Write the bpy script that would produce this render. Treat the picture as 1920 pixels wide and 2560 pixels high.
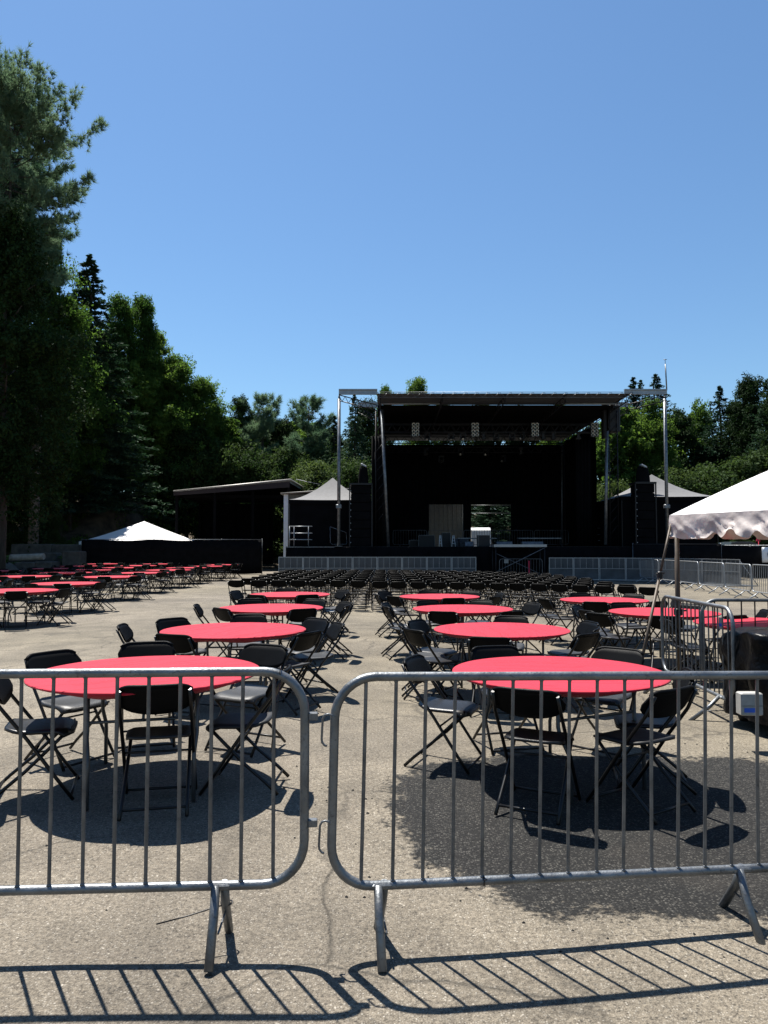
import bpy, math, random
import numpy as np
from mathutils import Vector, Matrix, Quaternion
R = math.radians
random.seed(7); RNG = np.random.default_rng(7)
for o in list(bpy.data.objects): bpy.data.objects.remove(o)
S = bpy.context.scene; COL = S.collection

# ---------------------------------------------------------------- camera
F = 1850.0; HC = 1.66; PITCH = math.atan((1370 - 1280) / F)
cam = bpy.data.cameras.new('camera'); co = bpy.data.objects.new('camera', cam); COL.objects.link(co)
co.location = (0, 0, HC); co.rotation_euler = (math.pi / 2 + PITCH, 0, 0)
cam.sensor_fit = 'VERTICAL'; cam.sensor_height = 24; cam.sensor_width = 18; cam.lens = F / 2560 * 24
cam.clip_start = 0.05; cam.clip_end = 2000
S.camera = co
def at(px, py, Y):                                  # a point at depth Y seen at photo pixel px, py
    x = (px - 960) / F; y = (1280 - py) / F
    c, s = math.cos(PITCH), math.sin(PITCH); k = c - y * s
    return Vector((x / k * Y, Y, HC + (s + y * c) / k * Y))
# ---------------------------------------------------------------- light
SUN = Vector((-0.231, 0.352, 1.0)).normalized()
w = bpy.data.worlds.new('World'); S.world = w; w.use_nodes = True
nt = w.node_tree; nt.nodes.clear()
sk = nt.nodes.new('ShaderNodeTexSky'); sk.sky_type = 'NISHITA'; sk.sun_disc = False
sk.sun_elevation = math.asin(SUN.z); sk.sun_rotation = math.atan2(SUN.x, SUN.y)
sk.air_density = 1.2; sk.dust_density = 0.35; sk.ozone_density = 4.0; sk.altitude = 0
bg = nt.nodes.new('ShaderNodeBackground'); bg.inputs[1].default_value = 0.055
ow = nt.nodes.new('ShaderNodeOutputWorld')
tn = nt.nodes.new('ShaderNodeMix'); tn.data_type = 'RGBA'; tn.blend_type = 'MULTIPLY'; tn.inputs[0].default_value = 1; tn.inputs[7].default_value = (.77, .94, 1.04, 1)   # deep azure summer air
nt.links.new(sk.outputs[0], tn.inputs[6]); nt.links.new(tn.outputs[2], bg.inputs[0]); nt.links.new(bg.outputs[0], ow.inputs[0])
sl = bpy.data.lights.new('sun', 'SUN'); sl.energy = 5.0; sl.angle = R(0.53); sl.color = (1.0, 0.955, 0.88)
so = bpy.data.objects.new('sun', sl); COL.objects.link(so); so.location = (-8, 12, 30)
so.rotation_euler = (-SUN).to_track_quat('-Z', 'Y').to_euler()
S.view_settings.view_transform = 'Standard'; S.view_settings.look = 'None'
S.view_settings.exposure = 1.25; S.view_settings.gamma = 1.0; S.view_settings.use_curve_mapping = False
S.render.engine = 'CYCLES'
S.cycles.max_bounces = 6; S.cycles.transparent_max_bounces = 8

# ---------------------------------------------------------------- helpers
class MB:
    def __init__(s): s.v = []; s.f = []; s.sm = []
    def add(s, vs, fs, smooth=False):
        b = len(s.v); s.v += [tuple(p) for p in vs]; s.f += [tuple(b + i for i in f) for f in fs]; s.sm += [smooth] * len(fs); return s
    def box(s, c, d, M=None, top=None):
        cx, cy, cz = c; x, y, z = d[0] / 2, d[1] / 2, d[2] / 2; t = top or (1, 1)
        vs = [(-x, -y, -z), (x, -y, -z), (x, y, -z), (-x, y, -z), (-x * t[0], -y * t[1], z), (x * t[0], -y * t[1], z), (x * t[0], y * t[1], z), (-x * t[0], y * t[1], z)]
        vs = [Vector(p) for p in vs]
        if M: vs = [M @ p for p in vs]
        vs = [p + Vector((cx, cy, cz)) for p in vs]
        return s.add(vs, [(0, 3, 2, 1), (4, 5, 6, 7), (0, 1, 5, 4), (1, 2, 6, 5), (2, 3, 7, 6), (3, 0, 4, 7)])
    def b2(s, lo, hi): return s.box([(a + b) / 2 for a, b in zip(lo, hi)], [abs(b - a) for a, b in zip(lo, hi)])
    def bbox(s, c, d, r=0.01, M=None):              # chamfered box
        x, y, z = d[0] / 2, d[1] / 2, d[2] / 2; r = min(r, x * .9, y * .9, z * .9); vs = []
        for zz, q in ((-z, r), (-z + r, 0), (z - r, 0), (z, r)):
            X, Y = x - q, y - q
            vs += [(-X + r, -Y, zz), (X - r, -Y, zz), (X, -Y + r, zz), (X, Y - r, zz), (X - r, Y, zz), (-X + r, Y, zz), (-X, Y - r, zz), (-X, -Y + r, zz)]
        fs = [tuple(reversed(range(8))), tuple(range(24, 32))]
        for k in range(3):
            for i in range(8): fs.append((k * 8 + i, k * 8 + (i + 1) % 8, k * 8 + 8 + (i + 1) % 8, k * 8 + 8 + i))
        vs = [Vector(p) for p in vs]
        if M: vs = [M @ p for p in vs]
        return s.add([p + Vector(c) for p in vs], fs)
    def tube(s, pts, r, n=8, cap=True, r2=None, closed=False):
        P = [Vector(p) for p in pts]; m = len(P); b = len(s.v); u = None; vs = []
        for i, p in enumerate(P):
            if closed: t = (P[(i + 1) % m] - P[i - 1])
            else: t = (P[min(i + 1, m - 1)] - P[max(i - 1, 0)])
            t.normalize()
            if u is None:
                a = Vector((0, 0, 1)) if abs(t.z) < .9 else Vector((1, 0, 0)); u = t.cross(a).normalized()
            else:
                u = (u - t * u.dot(t))
                u = u.normalized() if u.length > 1e-6 else t.orthogonal().normalized()
            v = t.cross(u); rr = r if r2 is None else r + (r2 - r) * i / max(1, m - 1)
            for k in range(n):
                a = 2 * math.pi * k / n; vs.append(p + (u * math.cos(a) + v * math.sin(a)) * rr)
        fs = []
        for i in range(m if closed else m - 1):
            j = (i + 1) % m
            for k in range(n): fs.append((i * n + k, i * n + (k + 1) % n, j * n + (k + 1) % n, j * n + k))
        s.add(vs, fs, True)
        if cap and not closed:
            s.f += [tuple(b + k for k in reversed(range(n))), tuple(b + (m - 1) * n + k for k in range(n))]; s.sm += [False, False]
        return s
    def quad(s, *p): return s.add(p, [tuple(range(len(p)))])
    def grid(s, fn, nu, nv, smooth=True, flip=False):
        vs = [fn(i / nu, j / nv) for j in range(nv + 1) for i in range(nu + 1)]; fs = []
        for j in range(nv):
            for i in range(nu):
                a = j * (nu + 1) + i; q = (a, a + 1, a + nu + 2, a + nu + 1); fs.append(q[::-1] if flip else q)
        return s.add(vs, fs, smooth)
    def slab(s, fn, nrm, nu, nv, th):               # a curved sheet with thickness th, closed at its rim
        N = (nu + 1) * (nv + 1)
        A = [Vector(fn(i / nu, j / nv)) for j in range(nv + 1) for i in range(nu + 1)]
        nr = Vector(nrm).normalized() * th; B = [p - nr for p in A]; fs = []
        ix = lambda i, j: j * (nu + 1) + i
        for j in range(nv):
            for i in range(nu):
                q = (ix(i, j), ix(i + 1, j), ix(i + 1, j + 1), ix(i, j + 1)); fs.append(q); fs.append(tuple(N + k for k in reversed(q)))
        rim = [ix(i, 0) for i in range(nu)] + [ix(nu, j) for j in range(nv)] + [ix(i, nv) for i in range(nu, 0, -1)] + [ix(0, j) for j in range(nv, 0, -1)]
        for k in range(len(rim)):
            a, b = rim[k], rim[(k + 1) % len(rim)]; fs.append((a, N + a, N + b, b))
        return s.add(A + B, fs, True)
    def lathe(s, prof, n=32, fn=None, c=(0, 0, 0)):
        vs = []
        for r, z in prof:
            for k in range(n):
                a = 2 * math.pi * k / n; p = (c[0] + r * math.cos(a), c[1] + r * math.sin(a), c[2] + z)
                vs.append(fn(p, a, r) if fn else p)
        fs = []
        for i in range(len(prof) - 1):
            for k in range(n): fs.append((i * n + k, i * n + (k + 1) % n, (i + 1) * n + (k + 1) % n, (i + 1) * n + k))
        s.add(vs, fs, True); return s
    def mesh(s, name, m=None):
        me = bpy.data.meshes.new(name); me.from_pydata(s.v, [], s.f); me.polygons.foreach_set('use_smooth', s.sm)
        if m:
            for q in (m if isinstance(m, (list, tuple)) else [m]): me.materials.append(q)
        me.update(); return me
def link(name, me, parent=None):
    o = bpy.data.objects.new(name, me); COL.objects.link(o)
    if parent is not None: o.parent = parent
    return o
def obj(name, mb, m, parent=None): return link(name, mb.mesh(name, m), parent)
LABELS = {}
def tag(o, label=None, cat=None, group=None, kind=None):
    if label:
        n = len(label.split()); assert 4 <= n <= 16, (n, label)
        o['label'] = label; LABELS[label] = LABELS.get(label, 0) + 1
    if cat: o['category'] = cat
    if group: o['group'] = group
    if kind: o['kind'] = kind
    return o
def thing(name, label, cat, loc=(0, 0, 0), rz=0, group=None):
    o = bpy.data.objects.new(name, None); COL.objects.link(o); o.empty_display_size = 0.2
    o.location = loc; o.rotation_euler = (0, 0, rz); return tag(o, label, cat, group)
def struct(name, mb, m): return tag(obj(name, mb, m), kind='structure')
KIDS = {}
def kids(o):
    return [c for c in bpy.data.objects if c.parent == o]
def copy_tree(o, parent=None):
    if o.name not in KIDS: KIDS[o.name] = kids(o)
    c = o.copy(); COL.objects.link(c); c.parent = parent
    for ch in KIDS[o.name]: copy_tree(ch, c)
    return c

# ---------------------------------------------------------------- materials
def lin(c): return tuple(c) + (1,)
def mat(name, base, rough=.6, metal=0, spec=.4, var=.15, vs=6.0, bump=0, bs=40.0, stretch=None, coat=0, detail=4, base2=None):
    m = bpy.data.materials.new(name); m.use_nodes = True; n = m.node_tree; L = n.links; P = n.nodes['Principled BSDF']
    P.inputs['Roughness'].default_value = rough; P.inputs['Metallic'].default_value = metal
    P.inputs['Specular IOR Level'].default_value = spec
    if coat: P.inputs['Coat Weight'].default_value = coat
    tc = n.nodes.new('ShaderNodeTexCoord'); mp = n.nodes.new('ShaderNodeMapping')
    L.new(tc.outputs['Object'], mp.inputs[0])
    if stretch: mp.inputs['Scale'].default_value = stretch
    no = n.nodes.new('ShaderNodeTexNoise'); no.inputs['Scale'].default_value = vs; no.inputs['Detail'].default_value = detail
    L.new(mp.outputs[0], no.inputs[0])
    mx = n.nodes.new('ShaderNodeMix'); mx.data_type = 'RGBA'
    b2 = base2 or base
    if max(base) < .45 and name != 'red_stretch_cloth': base = [c * .72 for c in base]; b2 = [c * .72 for c in b2]
    mx.inputs[6].default_value = lin([c * (1 - var) for c in base]); mx.inputs[7].default_value = lin([min(1, c * (1 + var)) for c in b2])
    rp = n.nodes.new('ShaderNodeMapRange'); rp.inputs[1].default_value = .3; rp.inputs[2].default_value = .7
    L.new(no.outputs[0], rp.inputs[0]); L.new(rp.outputs[0], mx.inputs[0]); L.new(mx.outputs[2], P.inputs['Base Color'])
    if bump:
        n2 = n.nodes.new('ShaderNodeTexNoise'); n2.inputs['Scale'].default_value = bs; n2.inputs['Detail'].default_value = 3
        L.new(mp.outputs[0], n2.inputs[0]); bp = n.nodes.new('ShaderNodeBump'); bp.inputs['Strength'].default_value = bump; bp.inputs['Distance'].default_value = .02
        L.new(n2.outputs[0], bp.inputs['Height']); L.new(bp.outputs[0], P.inputs['Normal'])
    return m
M = {}
M['plastic'] = mat('black_plastic', (.0045, .0048, .0055), .5, spec=.07, var=.25, vs=9, bump=.12, bs=300)
M['seat'] = mat('seat_plastic', (.006, .007, .009), .40, spec=.45, var=.35, vs=14, bump=.12, bs=260)
M['chairmetal'] = mat('black_steel', (.0045, .0045, .005), .36, spec=.35, var=.3, vs=20)
M['galv'] = mat('galvanised_steel', (.21, .225, .24), .42, metal=.75, var=.35, vs=7, bump=.12, bs=60, stretch=(1, 1, 1), detail=8)
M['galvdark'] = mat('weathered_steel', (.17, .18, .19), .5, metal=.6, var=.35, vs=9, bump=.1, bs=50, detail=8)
M['galvbar'] = mat('dull_steel_bar', (.165, .172, .18), .48, metal=.6, var=.30, vs=12, detail=6)
M['legmetal'] = mat('table_leg_steel', (.11, .115, .12), .4, metal=.5, var=.2)
M['wood'] = mat('table_wood', (.25, .18, .11), .6)
M['alu'] = mat('aluminium', (.36, .38, .40), .42, metal=.55, var=.15, vs=3)
M['sheet'] = mat('aluminium_sheet', (.085, .092, .10), .55, metal=.4, var=.35, vs=2.2, detail=6)
M['blackcloth'] = mat('black_cloth', (.006, .006, .007), .95, spec=.05, var=.3, vs=2)
M['mesh'] = mat('black_mesh', (.009, .009, .010), .9, spec=.05, var=.3, vs=3)
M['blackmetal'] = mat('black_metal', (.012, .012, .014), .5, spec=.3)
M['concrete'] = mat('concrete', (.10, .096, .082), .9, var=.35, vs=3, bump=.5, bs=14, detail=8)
M['white'] = mat('white_paint', (.72, .74, .76), .4, var=.05)
M['vinyl'] = mat('white_vinyl', (.80, .79, .78), .45, var=.04, bump=.25, bs=5)
M['greycanvas'] = mat('grey_canvas', (.16, .16, .165), .8, var=.1)
M['bark'] = mat('bark', (.07, .055, .04), .95, var=.4, vs=6, bump=.6, bs=18, stretch=(1, 1, .25))
M['deadwood'] = mat('dead_wood', (.25, .21, .165), .9, var=.4, vs=5, bump=.4, bs=14, stretch=(1, 1, .2))
M['brown'] = mat('brown_paint', (.085, .065, .047), .55, metal=.2, var=.3, vs=14)
M['beige'] = mat('beige_siding', (.19, .185, .155), .7, var=.12)
M['roofmetal'] = mat('roof_metal', (.32, .31, .29), .5, metal=.3, var=.2)
M['maroon'] = mat('maroon_metal', (.022, .011, .012), .6, var=.2)
M['rubber'] = mat('rubber', (.01, .01, .01), .7, spec=.2)
M['zip'] = mat('zip_tie', (.01, .01, .012), .4)
M['lens'] = mat('lamp_lens', (.55, .55, .5), .25, metal=.6, spec=.8)
M['glass'] = mat('dark_glass', (.02, .025, .03), .08, spec=.8)
M['wrap'] = mat('black_plastic_wrap', (.004, .004, .005), .34, spec=.14, var=.4, vs=6, bump=.9, bs=11)
M['tarp'] = mat('navy_tarp', (.010, .018, .035), .45, var=.3, bump=.6, bs=8)
M['dirtymat'] = mat('off_white_box', (.42, .41, .38), .6, var=.12, vs=20)
M['blue'] = mat('blue_label', (.02, .10, .50), .5, var=.2, vs=60, stretch=(1, 1, 6))
M['pink'] = mat('red_ribbon', (.6, .03, .07), .6)
M['green'] = mat('leafy_plant', (.10, .18, .03), .7, var=.5, vs=8)

def mat_red(name='red_stretch_cloth'):
    m = mat(name, (.355, .0125, .030), .75, spec=.2, var=.07, vs=3.5)
    n = m.node_tree; L = n.links; P = n.nodes['Principled BSDF']
    P.inputs['Sheen Weight'].default_value = .06; P.inputs['Sheen Roughness'].default_value = .5
    tc = n.nodes.new('ShaderNodeTexCoord'); oi = n.nodes.new('ShaderNodeObjectInfo'); ad = n.nodes.new('ShaderNodeVectorMath')
    L.new(tc.outputs['Object'], ad.inputs[0]); sc = n.nodes.new('ShaderNodeMath'); sc.operation = 'MULTIPLY'; sc.inputs[1].default_value = 37
    L.new(oi.outputs['Random'], sc.inputs[0]); L.new(sc.outputs[0], ad.inputs[1])
    mp = n.nodes.new('ShaderNodeMapping'); mp.inputs['Scale'].default_value = (.9, 5.5, 1); mp.inputs['Rotation'].default_value = (0, 0, .25)
    L.new(ad.outputs[0], mp.inputs[0])
    nz = n.nodes.new('ShaderNodeTexNoise'); nz.inputs['Scale'].default_value = 1.6; nz.inputs['Detail'].default_value = 3; nz.inputs['Distortion'].default_value = .8
    L.new(mp.outputs[0], nz.inputs[0])
    rg = n.nodes.new('ShaderNodeMapRange'); rg.interpolation_type = 'SMOOTHERSTEP'; rg.inputs[1].default_value = .48; rg.inputs[2].default_value = .60
    L.new(nz.outputs[0], rg.inputs[0])
    b = n.nodes.new('ShaderNodeBump'); b.inputs['Strength'].default_value = .55; b.inputs['Distance'].default_value = .02
    L.new(rg.outputs[0], b.inputs['Height']); L.new(b.outputs[0], P.inputs['Normal'])
    return m
M['red'] = mat_red()

def rust(m):                                         # streaky zinc with dull patches and scratches
    n = m.node_tree; L = n.links; P = n.nodes['Principled BSDF']; tc = n.nodes.new('ShaderNodeTexCoord')
    a = n.nodes.new('ShaderNodeTexNoise'); a.inputs['Scale'].default_value = 28; a.inputs['Detail'].default_value = 8; a.inputs['Roughness'].default_value = .7; a.inputs['Distortion'].default_value = 1.5
    L.new(tc.outputs['Object'], a.inputs[0]); r_ = n.nodes.new('ShaderNodeMapRange'); r_.inputs[1].default_value = .56; r_.inputs[2].default_value = .70; L.new(a.outputs[0], r_.inputs[0])
    old = P.inputs['Base Color'].links[0].from_socket; x = n.nodes.new('ShaderNodeMix'); x.data_type = 'RGBA'; x.inputs[7].default_value = (.045, .040, .034, 1)
    f = n.nodes.new('ShaderNodeMath'); f.operation = 'MULTIPLY'; f.inputs[1].default_value = .7; L.new(r_.outputs[0], f.inputs[0]); L.new(f.outputs[0], x.inputs[0]); L.new(old, x.inputs[6]); L.new(x.outputs[2], P.inputs['Base Color'])
    g_ = n.nodes.new('ShaderNodeMapRange'); g_.inputs[1].default_value = .35; g_.inputs[2].default_value = .7; g_.inputs[3].default_value = .34; g_.inputs[4].default_value = .62; L.new(a.outputs[0], g_.inputs[0]); L.new(g_.outputs[0], P.inputs['Roughness'])
for k_ in ('galv', 'galvbar', 'galvdark'): rust(M[k_])
def mat_ground():
    m = bpy.data.materials.new('asphalt_ground'); m.use_nodes = True; n = m.node_tree; L = n.links; P = n.nodes['Principled BSDF']
    N = n.nodes.new
    def math_(op, a, b=None, c=None):
        q = N('ShaderNodeMath'); q.operation = op
        for i, x in enumerate((a, b, c)):
            if x is None: continue
            if isinstance(x, (int, float)): q.inputs[i].default_value = x
            else: L.new(x, q.inputs[i])
        return q.outputs[0]
    def noise(scale, det=3, vec=None, dist=0, rough=.5):
        q = N('ShaderNodeTexNoise'); q.inputs['Scale'].default_value = scale; q.inputs['Detail'].default_value = det
        q.inputs['Distortion'].default_value = dist; q.inputs['Roughness'].default_value = rough
        L.new(vec or tc.outputs['Object'], q.inputs[0]); return q
    def mr(v, a, b, c=0., d=1., kind='LINEAR'):
        q = N('ShaderNodeMapRange'); q.interpolation_type = kind; L.new(v, q.inputs[0])
        for i, x in enumerate((a, b, c, d)): q.inputs[i + 1].default_value = x
        return q.outputs[0]
    def mix(f, a, b):
        q = N('ShaderNodeMix'); q.data_type = 'RGBA'
        if isinstance(f, (int, float)): q.inputs[0].default_value = f
        else: L.new(f, q.inputs[0])
        for i, x in ((6, a), (7, b)):
            if isinstance(x, tuple): q.inputs[i].default_value = x + (1,)
            else: L.new(x, q.inputs[i])
        return q.outputs[2]
    tc = N('ShaderNodeTexCoord')
    # stones
    vo = N('ShaderNodeTexVoronoi'); vo.inputs['Scale'].default_value = 105; L.new(tc.outputs['Object'], vo.inputs[0])
    v2 = N('ShaderNodeTexVoronoi'); v2.inputs['Scale'].default_value = 52; L.new(tc.outputs['Object'], v2.inputs[0])
    stone = mr(vo.outputs['Distance'], .25, .55, 1, 0)
    sep = N('ShaderNodeSeparateColor'); L.new(vo.outputs['Color'], sep.inputs[0])
    sep2 = N('ShaderNodeSeparateColor'); L.new(v2.outputs['Color'], sep2.inputs[0])
    gr = noise(150, 4, rough=.85); gr2 = noise(48, 4, rough=.75)
    gm = math_('ADD', math_('MULTIPLY', gr.outputs[0], .55), math_('MULTIPLY', gr2.outputs[0], .45))
    base = mix(mr(gm, .38, .62), (.028, .0225, .016), (.218, .186, .139))
    chip = math_('MULTIPLY', stone, mr(sep.outputs[0], .50, .95))
    base = mix(math_('MULTIPLY', chip, .8), base, mix(sep.outputs[1], (.17, .150, .118), (.37, .34, .285)))
    big = math_('MULTIPLY', mr(v2.outputs['Distance'], .16, .36, 1, 0), mr(sep2.outputs[1], .74, .80))
    base = mix(math_('MULTIPLY', big, .75), base, mix(sep2.outputs[0], (.16, .14, .11), (.42, .38, .31)))
    pit = math_('MULTIPLY', mr(v2.outputs['Distance'], .20, .36, 1, 0), mr(sep2.outputs[2], .80, .84))
    base = mix(math_('MULTIPLY', pit, .75), base, (.026, .022, .017))
    # broad tone
    t1 = noise(.35, 4); t2 = noise(1.7, 5, rough=.6); t3 = noise(.09, 2)
    tone = math_('ADD', math_('MULTIPLY', t1.outputs[0], .55), math_('MULTIPLY', t2.outputs[0], .45))
    tone = mr(tone, .38, .62, .60, 1.18)
    comb = N('ShaderNodeMix'); comb.data_type = 'RGBA'; comb.blend_type = 'MULTIPLY'; comb.inputs[0].default_value = 1
    cc = N('ShaderNodeCombineColor')
    L.new(tone, cc.inputs[0]); L.new(tone, cc.inputs[1]); L.new(math_('MULTIPLY', tone, mr(t3.outputs[0], .35, .65, 1.04, .92)), cc.inputs[2])
    L.new(base, comb.inputs[6]); L.new(cc.outputs[0], comb.inputs[7]); base = comb.outputs[2]
    # cracks
    wv = noise(.9, 5, dist=.4); va = N('ShaderNodeVectorMath'); va.operation = 'SCALE'; va.inputs[3].default_value = 1.1; L.new(wv.outputs[1], va.inputs[0])
    vb = N('ShaderNodeVectorMath'); L.new(tc.outputs['Object'], vb.inputs[0]); L.new(va.outputs[0], vb.inputs[1])
    cr = N('ShaderNodeTexVoronoi'); cr.feature = 'DISTANCE_TO_EDGE'; cr.inputs['Scale'].default_value = .55; L.new(vb.outputs[0], cr.inputs[0])
    mk = mr(noise(.5, 3).outputs[0], .42, .52)
    c1 = math_('MULTIPLY', mr(cr.outputs['Distance'], .0, .013, 1, 0), mk)
    cr2 = N('ShaderNodeTexVoronoi'); cr2.feature = 'DISTANCE_TO_EDGE'; cr2.inputs['Scale'].default_value = 2.3; L.new(vb.outputs[0], cr2.inputs[0])
    mk2 = mr(noise(.33, 3).outputs[0], .50, .60)
    c2 = math_('MULTIPLY', mr(cr2.outputs['Distance'], .0, .018, 1, 0), mk2)
    crack = math_('MAXIMUM', c1, math_('MULTIPLY', c2, .7))
    base = mix(math_('MULTIPLY', crack, .65), base, (.03, .026, .020))
    # fresh asphalt patch
    sx = N('ShaderNodeSeparateXYZ'); L.new(tc.outputs['Object'], sx.inputs[0])
    ex = math_('DIVIDE', math_('SUBTRACT', sx.outputs[0], 2.55), 2.55); ey = math_('DIVIDE', math_('SUBTRACT', math_('ADD', sx.outputs[1], math_('MULTIPLY', sx.outputs[0], .06)), 4.72), 1.32)
    rr = math_('SQRT', math_('ADD', math_('POWER', ex, 4), math_('POWER', math_('ABSOLUTE', ey), 2.4)))
    pn = noise(2.2, 6, rough=.65); pf = noise(26, 3)
    pd = math_('ADD', rr, math_('ADD', math_('MULTIPLY', math_('SUBTRACT', pn.outputs[0], .5), .65), math_('MULTIPLY', math_('SUBTRACT', pf.outputs[0], .5), .30)))
    patch = mr(pd, .93, 1.02, 1, 0, 'SMOOTHSTEP')
    dk = N('ShaderNodeTexVoronoi'); dk.inputs['Scale'].default_value = 78; L.new(tc.outputs['Object'], dk.inputs[0])
    s3 = N('ShaderNodeSeparateColor'); L.new(dk.outputs['Color'], s3.inputs[0])
    pg = math_('MULTIPLY', mr(s3.outputs[0], .25, 1), mr(dk.outputs['Distance'], .30, .60, 1, 0))
    pn2 = noise(11, 5, rough=.8)
    pg = math_('MULTIPLY', pg, mr(pn2.outputs[0], .38, .66, .35, 1.3))
    pc = mix(pg, (.0055, .0052, .0048), (.105, .099, .086))
    base = mix(patch, base, pc)
    # loose black crumbs round the patch
    cv = N('ShaderNodeTexVoronoi'); cv.inputs['Scale'].default_value = 24; L.new(tc.outputs['Object'], cv.inputs[0])
    s4 = N('ShaderNodeSeparateColor'); L.new(cv.outputs['Color'], s4.inputs[0])
    cm = math_('MULTIPLY', math_('MULTIPLY', mr(cv.outputs['Distance'], .12, .22, 1, 0), mr(s4.outputs[0], .8, .82)), mr(pd, 1.0, 1.35, 1, 0))
    base = mix(cm, base, (.02, .02, .02))
    # oily stains
    st = mr(noise(.8, 4, dist=1).outputs[0], .62, .74)
    base = mix(math_('MULTIPLY', st, .35), base, (.045, .038, .030))
    L.new(base, P.inputs['Base Color']); P.inputs['Roughness'].default_value = .85; P.inputs['Specular IOR Level'].default_value = .35
    bh = math_('ADD', math_('MULTIPLY', stone, .5), math_('MULTIPLY', big, .4)); bh = math_('SUBTRACT', bh, math_('MULTIPLY', crack, 2.0))
    ph = noise(38, 6, rough=.75)
    bh = math_('ADD', math_('MULTIPLY', bh, math_('SUBTRACT', 1, patch)), math_('MULTIPLY', math_('ADD', math_('MULTIPLY', ph.outputs[0], 9.0), math_('MULTIPLY', pg, 2.0)), patch))
    b = N('ShaderNodeBump'); b.inputs['Strength'].default_value = .7; b.inputs['Distance'].default_value = .006
    L.new(bh, b.inputs['Height']); L.new(b.outputs[0], P.inputs['Normal'])
    return m
M['ground'] = mat_ground()

def mat_leaf(name, c1, c2, tr=.35, rough=.45):
    m = bpy.data.materials.new(name); m.use_nodes = True; n = m.node_tree; L = n.links; P = n.nodes['Principled BSDF']; out = n.nodes['Material Output']
    tc = n.nodes.new('ShaderNodeTexCoord'); nz = n.nodes.new('ShaderNodeTexNoise'); nz.inputs['Scale'].default_value = .8; nz.inputs['Detail'].default_value = 6
    L.new(tc.outputs['Object'], nz.inputs[0])
    oi = n.nodes.new('ShaderNodeObjectInfo'); ad = n.nodes.new('ShaderNodeMath'); ad.operation = 'MULTIPLY_ADD'; ad.inputs[1].default_value = .5
    L.new(oi.outputs['Random'], ad.inputs[0]); L.new(nz.outputs[0], ad.inputs[2])
    mr = n.nodes.new('ShaderNodeMapRange'); mr.inputs[1].default_value = .45; mr.inputs[2].default_value = 1.05; L.new(ad.outputs[0], mr.inputs[0])
    mx = n.nodes.new('ShaderNodeMix'); mx.data_type = 'RGBA'; mx.inputs[6].default_value = lin(c1); mx.inputs[7].default_value = lin(c2)
    L.new(mr.outputs[0], mx.inputs[0]); L.new(mx.outputs[2], P.inputs['Base Color']); P.inputs['Roughness'].default_value = .75; P.inputs['Specular IOR Level'].default_value = .08
    t = n.nodes.new('ShaderNodeBsdfTranslucent'); hs = n.nodes.new('ShaderNodeHueSaturation'); hs.inputs['Hue'].default_value = .485; hs.inputs['Saturation'].default_value = 1.1; hs.inputs['Value'].default_value = 1.5
    L.new(mx.outputs[2], hs.inputs['Color']); L.new(hs.outputs[0], t.inputs[0])
    ms = n.nodes.new('ShaderNodeMixShader'); ms.inputs[0].default_value = tr
    L.new(P.outputs[0], ms.inputs[1]); L.new(t.outputs[0], ms.inputs[2]); L.new(ms.outputs[0], out.inputs[0])
    return m
M['leaf'] = mat_leaf('broad_leaves', (.030, .070, .016), (.085, .145, .032), .52)
M['bush'] = mat_leaf('bush_leaves', (.018, .040, .012), (.055, .085, .026), .32)
M['leafdark'] = mat_leaf('dark_leaves', (.010, .024, .008), (.028, .054, .014), .22)
M['needle'] = mat_leaf('conifer_needles', (.012, .030, .018), (.032, .062, .032), .18)
M['pine'] = mat_leaf('hazed_pine_needles', (.055, .105, .06), (.125, .19, .11), .35)  # needles paled, flare haze put into their colour
def mat_hill():
    m = mat('hillside_soil', (.050, .040, .028), .95, var=.6, vs=1.2, bump=.8, bs=3, detail=10, base2=(.10, .075, .045)); return m
M['hill'] = mat_hill()
for k_ in ('plastic', 'seat'):                       # dust and dulled sun-worn areas, different on every chair
    n = M[k_].node_tree; P = n.nodes['Principled BSDF']; oi = n.nodes.new('ShaderNodeObjectInfo'); q = n.nodes.new('ShaderNodeMapRange'); q.inputs[3].default_value = .36; q.inputs[4].default_value = .60
    n.links.new(oi.outputs['Random'], q.inputs[0]); n.links.new(q.outputs[0], P.inputs['Roughness'])
def mat_roofpanel():
    m = mat('roof_fabric', (.15, .15, .155), .7, var=.08)
    n = m.node_tree; L = n.links; P = n.nodes['Principled BSDF']; out = n.nodes['Material Output']
    t = n.nodes.new('ShaderNodeBsdfTranslucent'); t.inputs[0].default_value = (.060, .060, .062, 1)
    ms = n.nodes.new('ShaderNodeMixShader'); ms.inputs[0].default_value = .5
    L.new(P.outputs[0], ms.inputs[1]); L.new(t.outputs[0], ms.inputs[2]); L.new(ms.outputs[0], out.inputs[0]); return m
M['roofpanel'] = mat_roofpanel()
def mat_tent():
    m = mat('tent_vinyl', (.82, .81, .80), .5, var=.03, bump=.2, bs=3)
    n = m.node_tree; L = n.links; P = n.nodes['Principled BSDF']; out = n.nodes['Material Output']
    t = n.nodes.new('ShaderNodeBsdfTranslucent'); t.inputs[0].default_value = (.36, .30, .27, 1)
    ms = n.nodes.new('ShaderNodeMixShader'); ms.inputs[0].default_value = .22
    L.new(P.outputs[0], ms.inputs[1]); L.new(t.outputs[0], ms.inputs[2]); L.new(ms.outputs[0], out.inputs[0]); return m
M['log'] = mat('pale_log', (.42, .39, .32), .9, var=.25, vs=5, bump=.4, bs=14)
M['tent'] = mat_tent()
M['valance'] = mat('shaded_valance_vinyl', (.50, .445, .415), .42, var=.30, vs=4, bump=.5, bs=7, detail=6)  # white tent vinyl toned down, shade of the hanging side put into colour

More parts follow.
